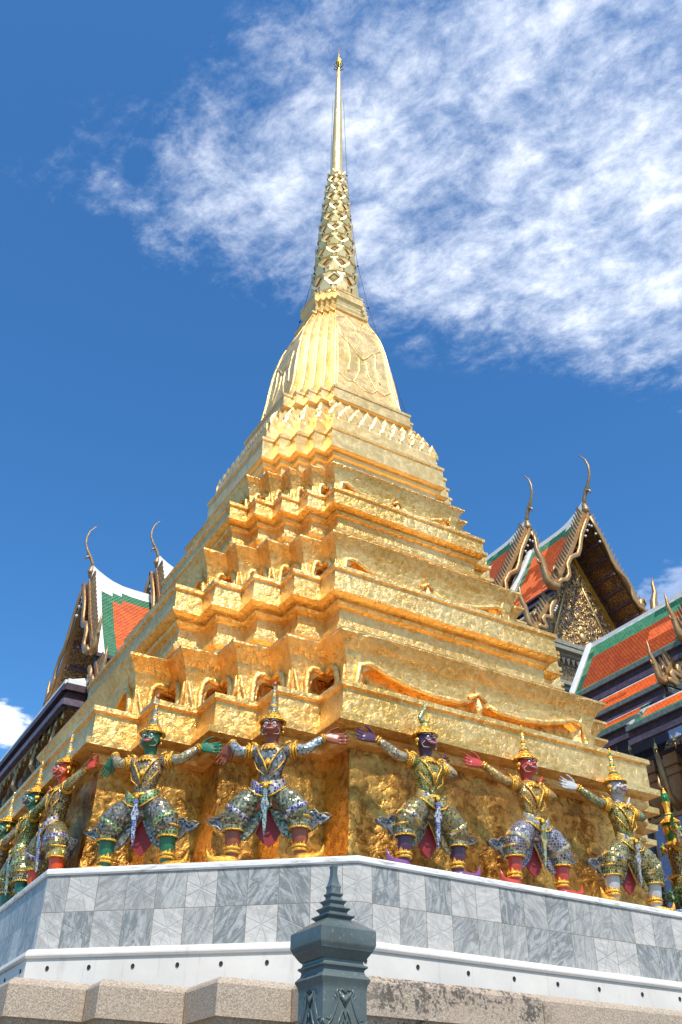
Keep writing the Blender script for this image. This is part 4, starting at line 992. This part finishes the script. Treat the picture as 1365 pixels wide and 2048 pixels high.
def slope(F, sg, l0, l1, p0, p1, sag, wt, gt, gb, wl=0.0, gl=.35, wr=.2, gr=.35, sweep=0.0):
    """one tiled slope; materials 0 orange, 1 green, 2 white"""
    mb = MB(); D = math.dist(p0, p1)
    ds = cuts(0, D, [wt, wt+gt, D-gb], .22); ls = cuts(l0, l1, [l0+wl, l0+wl+gl, l1-wr, l1-wr-gr], .3 if sweep else 1.2)
    def P(d, l):
        x, z = sagp(p0, p1, d/D, sag)
        if sweep and l-l0 < 1.6: z += sweep*(1-(l-l0)/1.6)**2.2*max(0, 1-d/(D*.55))
        return F(sg*x, l, z)
    for da, db in zip(ds, ds[1:]):
        for la, lb in zip(ls, ls[1:]):
            dm, lm = (da+db)/2, (la+lb)/2
            wtt = wt+(max(0, .45-.38*(lm-l0)) if sweep else 0)
            if dm < wtt or lm < l0+wl or lm > l1-wr: mi = 2
            elif dm < wtt+gt or dm > D-gb or lm < l0+wl+gl or lm > l1-wr-gr: mi = 1
            else: mi = 0
            mb.quad(P(da, la), P(da, lb), P(db, lb), P(db, la), mi, [(la, da), (lb, da), (lb, db), (la, db)])
    return mb, P, D
def bar(mb, F, a0, l0, z0, a1, l1, z1, hw, hh, mi=0):
    """square bar between two frame points"""
    mb.tube([F(a0, l0, z0), F(a1, l1, z1)], [(hw*1.3, hh*1.3)]*2, 4, mi, upv=(0, 0, 1) if abs(z1-z0) < abs(l1-l0)+abs(a1-a0) else tuple(F.l))
def chofa(F, t, z, h_=2.9, mat='tan', a=0, l=-.05):
    mb = MB(); k = h_/2.9
    pts = [(0, -.1), (.06, .30), (.28, .70), (.50, 1.05), (.66, 1.45), (.68, 1.9), (.56, 2.35), (.30, 2.75), (.16, 2.9)]
    mb.tube([F(a, l-o*k, z+v*k) for o, v in pts], [q*k for q in [.13, .09, .11, .075, .062, .058, .045, .032, .012]], 8)
    mb.tube([F(a, l-.28*k, z+.70*k), F(a, l-.50*k, z+.55*k), F(a, l-.52*k, z+.38*k)], [.10*k, .06*k, .02*k], 6)
    mb.ball(F(a, l-.04, z-.30*k), (.19*k, .19*k, .22*k)); mb.tube([F(a, l-.04, z-.7*k), F(a, l-.04, z-.2*k), F(a, l, z+.1*k)], [.07*k, .14*k, .12*k], 8)
    return obj('ridge_finial', mb, M[mat], t, True)
def hang_hong(F, t, a, z, sg, h_=1.5, mat='tan', l=-.1):
    mb = MB(); k = h_/1.5
    pts = [(-.15, .12), (.0, -.10), (.18, -.14), (.33, .02), (.36, .30), (.42, .62), (.56, .95), (.55, 1.22), (.60, 1.5)]
    mb.tube([F(a+sg*u*k, l, z+v*k) for u, v in pts], [q*k for q in [.10, .12, .13, .12, .10, .10, .07, .05, .012]], 8, upv=tuple(F.l))
    mb.tube([F(a+sg*.40*k, l, z+.5*k), F(a+sg*.56*k, l, z+.52*k), F(a+sg*.60*k, l, z+.66*k)], [.06*k, .04*k, .01], 5)
    mb.tube([F(a-sg*.15*k, l, z+.12*k), F(a-sg*.18*k, l, z+.42*k), F(a-sg*.02*k, l, z+.55*k), F(a+sg*.06*k, l, z+.36*k)], [.09*k, .09*k, .06*k, .02*k], 6, upv=tuple(F.l))
    return obj('eave_finial', mb, M[mat], t, True)
def verge(F, t, sg, p0, p1, sag, l=-.05, mat='ochre', naga=True):
    """bargeboard with a row of slanting fins and a waved serpent board in front"""
    D = math.dist(p0, p1); n_ = max(3, int(D/.20)); mb = MB(); fins = MB()
    def Q(tt, off, ll): x, z = sagp(p0, p1, tt, sag); dx, dz = (p1[0]-p0[0])/D, (p1[1]-p0[1])/D; return F(sg*(x-dz*off), ll, z+dx*off)
    mb.tube([Q(k/10, .04, l) for k in range(11)], [(.11, .10)]*11, 4, upv=tuple(F.l))
    for k in range(n_):
        t0 = (k+.1)/n_; t1 = (k+.80)/n_; t2 = max(0, (k-.5)/n_)
        vs = [Q(t0, .08, l-.06), Q(t1, .08, l-.06), Q(t2, .42, l-.02), Q(t0, .08, l+.06), Q(t1, .08, l+.06), Q(t2, .42, l+.02)]
        fins.add(vs, [(0, 1, 2), (5, 4, 3), (0, 3, 4, 1), (1, 4, 5, 2), (2, 5, 3, 0)])
    bb = obj('bargeboard', mb, M[mat], t); obj('gable_fins', fins, M['tan'], bb)
    if naga:
        nb = MB(); wv = [(0, .0), (.12, .02), (.26, .03), (.34, -.02), (.42, -.10), (.50, -.12), (.56, .02), (.60, .10), (.70, .10), (.76, -.06), (.80, -.14), (.88, -.12), (.92, .04), (1.0, .08)]
        nb.tube([Q(u, v-.10, l-.16) for u, v in wv], [(.10, .05)]*len(wv), 6, upv=tuple(F.l)); obj('serpent_board', nb, M['ochre'], bb, True)
        for k in range(3):
            st = MB(); st.ball(Q(.10+.07*k, -.26, l-.12), .05, 0, 6, 5); obj('glass_boss', st, M['white_plaster'], bb, True)
def hall_tier(F, t, l0, l1, p0, p1, sag=.12, wt=.10, gt=.35, gb=.18, wl=.0, gl=.30, sides=(-1, 1), fascia=.30, fm='purple', verges=True, finials=True, sweep=0, wr=.2, soffit=1.2, top=False, fh=1.3, wm='roof_plaster'):
    for sg in sides:
        mb, P, D = slope(F, sg, l0, l1, p0, p1, sag, wt, gt, gb, wl, gl, wr, .25, sweep)
        R_ = obj('tiled_slope', mb, [M['orange_tile'], M['green_tile'], M[wm]], t)
        # boarded underside with purlins
        ub = MB(); ns = 6
        def Q(tt, off, ll): x, z = sagp(p0, p1, tt, sag); dx, dz = (p1[0]-p0[0])/D, (p1[1]-p0[1])/D; return F(sg*(x-dz*off), ll, z+dx*off)
        for k in range(ns): ub.quad(Q(k/ns, -.10, l0), Q((k+1)/ns, -.10, l0), Q((k+1)/ns, -.10, l1), Q(k/ns, -.10, l1))
        obj('ceiling_board', ub, M['stencil'], R_)
        if soffit:
            for k in range(max(1, int(D/.62))):
                tt = (k+.7)*.62/D
                if tt < 1:
                    pb = MB(); pb.tube([Q(tt, -.16, l0+.02), Q(tt, -.16, l0+soffit)], [(.07, .06)]*2, 4, upv=(0, 0, 1)); obj('purlin', pb, M['purlin'], R_)
        fb = MB(); x1, z1 = p1
        for (o, za, zb, mi, th) in ((.02, .02, -fascia*.22, 0, .05), (-.05, -fascia*.22, -fascia*.70, 1, .04), (.0, -fascia*.70, -fascia, 2, .05)):
            c0, c1 = F(sg*(x1+o), l0, z1+(za+zb)/2), F(sg*(x1+o), l1, z1+(za+zb)/2)
            fb.tube([c0, c1], [(th*1.41, abs(za-zb)/2*1.41)]*2, 4, mi, upv=(0, 0, 1))
        obj('eave_fascia', rot45(fb), [M['patina'] if fascia > .4 else M['purple'], M['maroon'], M['purple_light']], R_)
        if verges: verge(F, t, sg, p0, p1, sag, l0-.05)
        if finials: hang_hong(F, t, sg*p1[0], p1[1]+.05, sg, fh, 'ochre', l0-.12)
def rot45(mb): return mb
# 4-sided tubes start on a corner: give them flat tops instead
_t = MB.tube
def _tube(s, pts, rad, seg=8, mi=0, flat=1.0, upv=None, cap=True):
    if seg != 4: return _t(s, pts, rad, seg, mi, flat, upv, cap)
    pts = [Vector(p) for p in pts]; n = len(pts); vs = []
    if not isinstance(rad, (list, tuple)): rad = [rad]*n
    for i, p in enumerate(pts):
        d = (pts[min(i+1, n-1)]-pts[max(i-1, 0)]).normalized(); a = Vector(upv) if upv is not None else (Vector((0, 0, 1)) if abs(d.z) < .9 else Vector((1, 0, 0)))
        sx = d.cross(a).normalized(); sy = sx.cross(d).normalized(); r = rad[i]; ra, rb = r if isinstance(r, tuple) else (r, r)
        for u, v in ((-1, -1), (1, -1), (1, 1), (-1, 1)): vs.append(p+sx*u*ra*.71+sy*v*rb*.71)
    fs = [(i*4+k, i*4+(k+1) % 4, i*4+4+(k+1) % 4, i*4+4+k) for i in range(n-1) for k in range(4)]+[(3, 2, 1, 0), tuple((n-1)*4+k for k in range(4))]
    s.add(vs, fs, mi)
MB.tube = _tube
def ridge_cap(F, t, l0, l1, z, sweep=.4, run=1.4, th=.09):
    mb = MB(); n_ = 14
    top = []
    for k in range(n_+1):
        q = k/n_; l = l0+(l1-l0)*q**1.8; d = max(0, 1-(l-l0)/run); top.append((l, z+.12+sweep*d**2.0))
    vs = [F(a, l, zz_) for l, zt in top for a, zz_ in ((-th, z-.12), (th, z-.12), (th*.8, zt), (-th*.8, zt))]
    mb.add(vs, [(i*4+k, i*4+(k+1) % 4, i*4+4+(k+1) % 4, i*4+4+k) for i in range(n_) for k in range(4)]+[(3, 2, 1, 0), tuple(n_*4+k for k in range(4))])
    obj('ridge_cap', mb, M['white_plaster'], t)
def pediment(F, t, l, za, zb, hw, wall_to, hwall, frieze=True):
    mb = MB(); mb.prism([(-hw, zb), (hw, zb), (0, za)], l, l+.2, lambda a, z, d: F(a, d, z)); PD = obj('pediment', mb, M['pediment'], t)
    mb = MB()
    for sg in (-1, 1): mb.tube([F(0, l-.06, za+.05), F(sg*hw, l-.06, zb)], [(.10, .09)]*2, 4, upv=tuple(F.l))
    obj('gilt_raking_border', mb, M['orn'], PD)
    mb = MB()
    for sg in (-1, 1): mb.tube([F(sg*.02, l-.03, za-.55), F(sg*hw*.62, l-.03, zb+.02)], [(.06, .05)]*2, 4, upv=tuple(F.l))
    # central throne-like boss and scroll leaves standing out from the ground
    for k, (u, v, r_) in enumerate([(0, .22, .13), (0, .14, .17), (0, .30, .08), (0, .37, .05)]):
        mb.ball(F(u*hw, l-.02, zb+(za-zb)*v), (r_, r_*.7, r_*1.1), 0, 8, 6)
    rnd = random.Random(3)
    for k in range(420):
        v = rnd.random()**1.5*.9; u = rnd.uniform(-1, 1)*(1-v)*.93; a_ = rnd.uniform(0, 6.28); c0 = Vector(F(u*hw, l-.03, zb+(za-zb)*v))
        pts = [c0+(F.s*math.cos(a_+q*1.5)+Vector((0, 0, math.sin(a_+q*1.5))))*(.03+.035*q) for q in range(4)]
        mb.tube(pts, [.022, .028, .022, .008], 5)
    obj('carved_scrolls', mb, M['carve_gold'], PD, True)
    mb = MB(); zc = zb
    for dz, o in ((.16, .22), (.10, .12), (.14, .28), (.10, .10)):
        mb.tube([F(-hwall-o, l-o+.1, zc-dz/2), F(hwall+o, l-o+.1, zc-dz/2)], [(.30, dz*.70)]*2, 4, upv=(0, 0, 1)); zc -= dz
    obj('pediment_cornice', mb, M['grey_cornice'], t)
    if frieze:
        mb = MB(); n_ = int(hwall*2/.22)
        for k in range(n_):
            a_ = -hwall+(k+.5)*2*hwall/n_; mb.add([F(a_-.07, l-.02, zc), F(a_+.07, l-.02, zc), F(a_, l-.05, zc-.26), F(a_, l-.14, zc-.02)], [(0, 1, 3), (0, 3, 2), (1, 2, 3), (0, 2, 1)])
        obj('pendant_row', mb, M['white_plaster'], t)
        mb = MB(); mb.prism([(-hwall, zc-1.0), (hwall, zc-1.0), (hwall, zc), (-hwall, zc)], l+.05, l+.3, lambda a, z, d: F(a, d, z)); obj('frieze', mb, M['frieze'], t); zc -= 1.0
        mb = MB()
        for dz, o in ((.12, .14), (.10, .26), (.12, .12)):
            mb.tube([F(-hwall-o, l-o+.1, zc-dz/2), F(hwall+o, l-o+.1, zc-dz/2)], [(.26, dz*.70)]*2, 4, upv=(0, 0, 1)); zc -= dz
        obj('frieze_cornice', mb, M['grey_cornice'], t)
    mb = MB(); mb.prism([(-hwall, 0), (hwall, 0), (hwall, zc), (-hwall, zc)], l+.1, wall_to, lambda a, z, d: F(a, d, z)); obj('wall', mb, M['bluewhite'], t)

# hall to the right: nearer of its two stacked gables, then the taller one behind
FA = Frame((16.33, 9.0), (0, 1))
A = thing('temple_hall', 'tall hall with carved gold pediment between red tiled gables, right of the stupa', 'temple', (16.33, 9, 0), 0, 'temple halls behind the stupa')
def world_children(t):      # parts above were modelled in world space
    for o in list(t.children): o.matrix_parent_inverse = Matrix.Translation(t.location).inverted()
hall_tier(FA, A, 0, 3.2, (.08, 22.3), (2.2, 18.45), .18, .12, .45, .22, sweep=.25, soffit=1.3, fh=1.9)
hall_tier(FA, A, .25, 3.2, (2.25, 18.0), (3.15, 16.6), .05, .10, .12, .15, finials=True, fh=1.5)
hall_tier(FA, A, .45, 3.2, (3.2, 16.25), (4.1, 15.15), .04, .10, .12, .15, fh=1.5)
ridge_cap(FA, A, -.05, 3.25, 22.3, .5, 1.6); chofa(FA, A, 22.75, 2.4)
pediment(FA, A, 1.15, 21.15, 16.95, 2.5, 20, 2.6)
mb = MB()
for sg in (-1, 1): mb.tube([FA(sg*.05, 3.2, 22.4), FA(sg*2.2, 3.2, 18.45)], [(.08, .20)]*2, 4, upv=tuple(FA.l))
obj('white_verge', mb, M['white_plaster'], A)
FA2 = Frame((16.33, 11.93), (0, 1))
hall_tier(FA2, A, .3, 7.5, (.08, 23.5), (2.35, 19.3), .18, .12, .5, .25, sweep=.25, fh=1.7)
hall_tier(FA2, A, .5, 7.5, (2.4, 18.9), (3.3, 17.5), .05, .10, .12, .15, fh=1.5)
ridge_cap(FA2, A, .25, 7.5, 23.5, .4, 1.6); chofa(FA2, A, 23.9, 2.4, l=.25)
pediment(FA2, A, 1.2, 22.3, 18.2, 2.4, 8, 2.5, False)
world_children(A)

# lower wing in front of it, running out of the picture on the right
FB = Frame((13.0, 2.45), (0, 1))
B = thing('temple_wing', 'long low wing with orange and green tiled tiers at the right edge', 'temple', (13, 2.75, 0), 0, 'temple halls behind the stupa')
hall_tier(FB, B, .1, 4.25, (.06, 14.75), (1.15, 12.80), .03, .10, .55, .17, gl=.28, wr=.08, fascia=.46, fh=1.15, sides=(-1, 1))
hall_tier(FB, B, .55, 4.7, (1.15, 12.36), (1.73, 11.65), .0, .13, .0, .16, gl=.25, wr=.1, fascia=.42, fh=1.0)
hall_tier(FB, B, .9, 5.2, (1.74, 11.33), (2.28, 10.80), .0, .10, .0, .30, gl=.30, wr=.1, fascia=.42, fh=.0001, finials=False, verges=False)
hall_tier(FB, B, -7.0, 1.12, (2.0, 11.09), (2.62, 10.46), .0, .10, .0, .28, gl=.2, wr=.05, fascia=.45, finials=False, verges=False)
ridge_cap(FB, B, .0, 4.3, 14.72, .35, 1.2, .06); chofa(FB, B, 15.1, 2.0)
mb = MB()
for sg in (-1, 1):
    mb.tube([FB(sg*.04, 4.28, 14.85), FB(sg*1.2, 4.28, 12.8)], [(.05, .12)]*2, 4, upv=tuple(FB.l))
    obj('white_verge', mb, M['white_plaster'], B); mb = MB()
    for (x, z, l) in ((2.25, 10.86, .92), (2.60, 10.52, 1.08)):
        e_ = MB(); e_.tube([FB(sg*(x-.22), l, z+.16), FB(sg*x, l, z)], [(.07, .06)]*2, 4, upv=tuple(FB.l)); obj('tile_end', e_, M['roof_plaster'], B)
pediment(FB, B, 1.0, 13.9, 11.9, 1.1, 4, 1.2, False)
mb = MB(); mb.prism([(-1.35, 0), (1.35, 0), (1.35, 10.4), (-1.35, 10.4)], -6.5, 4.3, lambda a, z, d: FB(a, d, z)); WB = obj('mosaic_wall', mb, M['wall_dark'], B)
for k in range(8):
    l = (2.7, 2.0, 1.3, .6, -.3, -1.8, -3.7, -5.6)[k]
    mb = MB(); mb.box(FB(-1.75, l, 4.9), (.20, .20, 4.9)); mb.box(FB(-1.75, l, 9.6), (.26, .26, .10)); mb.box(FB(-1.75, l, 9.35), (.24, .24, .06)); mb.box(FB(-1.75, l, 8.4), (.235, .235, .05)); CO = obj('column', mb, M['ochre'], B)
    mb = MB(); mb.box(FB(-1.965, l, 5.5), (.012, .12, 2.8)); mb.box(FB(-1.75, l-.215, 5.5), (.12, .012, 2.8)); obj('mosaic_panel', mb, M['bluewhite'], CO)
    mb = MB(); mb.tube([FB(-1.95, l, 8.5), FB(-2.25, l, 8.75), FB(-2.30, l, 9.3), FB(-2.42, l, 9.9)], [.09, .10, .08, .04], 7); mb.tube([FB(-2.25, l, 8.75), FB(-2.5, l, 8.9), FB(-2.48, l, 9.2)], [.06, .05, .01], 6); obj('eave_bracket', mb, M['ochre'], CO, True)
mb = MB(); bar(mb, FB, -1.75, -6.6, 9.8, -1.75, 4.3, 9.8, .14, .16); obj('eave_beam', mb, M['maroon'], B)
world_children(B)

# hall to the left
FL = Frame((-1.02, 12.1), (1, 0))
Lh = thing('temple_hall', 'hall with white edged orange and green roof, left of the stupa', 'temple', (-1.02, 12.1, 0), 0, 'temple halls behind the stupa')
hall_tier(FL, Lh, 0, 6, (.06, 15.35), (1.95, 12.30), .10, .15, .35, .20, wm='white_plaster', wl=.24, gl=.34, sweep=.32, fascia=.34, soffit=1.3, fh=.95)
hall_tier(FL, Lh, .12, 6, (2.0, 11.95), (2.6, 11.1), .0, .10, .2, .15, wm='white_plaster', wl=.25, gl=.3, fascia=.3, fh=.9)
ridge_cap(FL, Lh, -.05, 6, 15.40, .42, 1.2, .08); chofa(FL, Lh, 15.9, 1.45)
pediment(FL, Lh, 1.25, 14.0, 11.3, 1.6, 6, 1.9, False)
FL2 = Frame((.88, 12.1), (1, 0))
hall_tier(FL2, Lh, 0, 5, (.06, 16.35), (2.0, 12.85), .10, .15, .35, .20, wm='white_plaster', wl=.3, gl=.4, sweep=.32, soffit=1.0, fh=1.4)
ridge_cap(FL2, Lh, -.05, 5, 16.4, .42, 1.2, .08); chofa(FL2, Lh, 16.85, 1.4)
# porch eave that runs forward to the left edge of the picture
mb = MB()
ex, ez = -1.5, 11.35
for (o, z0, z1, th, mi) in ((.0, .18, .05, .10, 3), (.04, .05, -.12, .09, 0), (-.04, -.12, -.34, .06, 1), (.03, -.34, -.50, .07, 2)):
    zc, hh = ez+(z0+z1)/2, (z0-z1)/2*1.41
    mb.tube([(ex-o, 10.35-o, zc), (ex-o, 20, zc)], [(th*1.41, hh)]*2, 4, mi, upv=(0, 0, 1)); mb.tube([(ex-o-.05, 10.35-o, zc), (6, 10.35-o, zc)], [(th*1.41, hh)]*2, 4, mi, upv=(0, 0, 1))
mb.quad((ex, 10.35, ez+.2), (ex, 20, ez+.2), (0, 20, ez+.9), (0, 10.9, ez+.9), 3); mb.quad((ex, 10.35, ez+.2), (6, 10.35, ez+.2), (6, 10.9, ez+.9), (0, 10.9, ez+.9), 3)
obj('porch_eave', mb, [M['purple'], M['maroon'], M['purple_light'], M['white_plaster']], Lh)
mb = MB(); mb.box((3.2, 15.6, 5.3), (3.9, 4.8, 5.3)); obj('porch_wall', mb, M['wall_dark'], Lh)
mb = MB(); mb.box((2.7, 15.1, 10.80), (4.1, 4.7, .05)); obj('porch_ceiling', mb, M['stencil'], Lh)
for k in range(5):
    mb = MB(); y = 11.2+k*1.8; mb.box((-1.05, y, 5.4), (.17, .17, 5.4)); mb.box((-1.05, y, 10.3), (.24, .24, .12)); mb.tube([(-1.2, y, 9.9), (-1.45, y, 10.2), (-1.42, y, 10.7)], [.08, .09, .04], 6); obj('column', mb, M['tan'], Lh)
world_children(Lh)

# bells hanging under the eaves
bell_meshes = {}
def eave_bell(x, y, z, label, group, k=1.0):
    t = thing('eave_bell', label, 'bell', (x, y, z-.62*k), 0, group); t.scale = (k,)*3
    if not bell_meshes:
        a = MB(); a.tube([(0, 0, .30), (0, 0, .62)], .010, 5); a.lathe([(.015, .32), (.035, .30), (.05, .24), (.06, .14), (.082, .06), (.088, .05), (.07, .05)], 12)
        b_ = MB(); b_.tube([(0, 0, -.04), (0, 0, .10)], .008, 5)
        poly = [(0, .0), (.06, -.05), (.095, -.13), (.05, -.20), (0, -.27), (-.05, -.20), (-.095, -.13), (-.06, -.05)]
        b_.prism(poly, -.008, .008, lambda u, v, d: (u*.71-d, u*.71+d, v))
        bell_meshes['bell_body'] = mesh_of('bell_body', a, M['bell_mat'], True); bell_meshes['clapper_leaf'] = mesh_of('clapper_leaf', b_, M['orn'])
    for n_, me in bell_meshes.items():
        o = bpy.data.objects.new(n_, me); col.objects.link(o); o.parent = t
for k in range(15): eave_bell(-1.46, 10.5+k*.56, 10.88, 'small gilt wind bell hanging in the row under the purple eave of the left hall', 'wind bells under the left eave', .52)
for x, y, z, lb in ((10.75, 3.94, 10.42, 'gilt wind bell at the corner of the right wing eave, above the gold cornice end'), (10.75, 4.36, 10.42, 'gilt wind bell furthest left under the right wing, partly behind the gold cornice'),
                    (10.42, 2.87, 10.04, 'gilt wind bell under the lowest purple eave, above the green flat crown'), (10.42, 2.30, 10.04, 'gilt wind bell nearest the right edge under the lowest purple eave')):
    eave_bell(x, y, z, lb, 'wind bells under the right wing', .55)

# ------------------------------------------------------------------ potted shrub at the right end of the terrace
SH_ = thing('potted_shrub', 'small leafy green shrub in a low pot at the right end of the marble terrace', 'shrub', (2.10, -4.03, 3.802))
mb = MB(); mb.lathe([(.07, 0), (.09, .02), (.105, .09), (.115, .10), (.115, .115), (.095, .115), (.09, .10)], 18); obj('pot', mb, M['bluewhite'], SH_, True)
mb = MB(); rnd = random.Random(11)
for k in range(7):
    a_ = k*.9; mb.tube([(0, 0, .09), (math.cos(a_)*.04, math.sin(a_)*.04, .17), (math.cos(a_)*.11, math.sin(a_)*.11, .26+.02*(k % 3))], [.008, .006, .003], 5)
obj('stem', mb, M['bark'], SH_, True)
mb = MB()
for bb_ in range(16):
    c0 = Vector((rnd.uniform(-.15, .15), rnd.uniform(-.15, .15), rnd.uniform(.14, .31)))
    for k in range(46):
        c = c0+Vector((rnd.gauss(0, 1), rnd.gauss(0, 1), rnd.gauss(0, 1))).normalized()*rnd.uniform(.02, .065)
        u = Vector((rnd.gauss(0, 1), rnd.gauss(0, 1), rnd.gauss(0, .7))).normalized(); v = u.cross(Vector((rnd.gauss(0, 1), rnd.gauss(0, 1), rnd.gauss(0, 1)))).normalized(); s_ = rnd.uniform(.010, .018)
        mb.add([c-u*s_*1.4, c+v*s_*.65, c+u*s_*1.4, c-v*s_*.65], [(0, 1, 2, 3)])
obj('foliage', mb, M['leaf'], SH_)
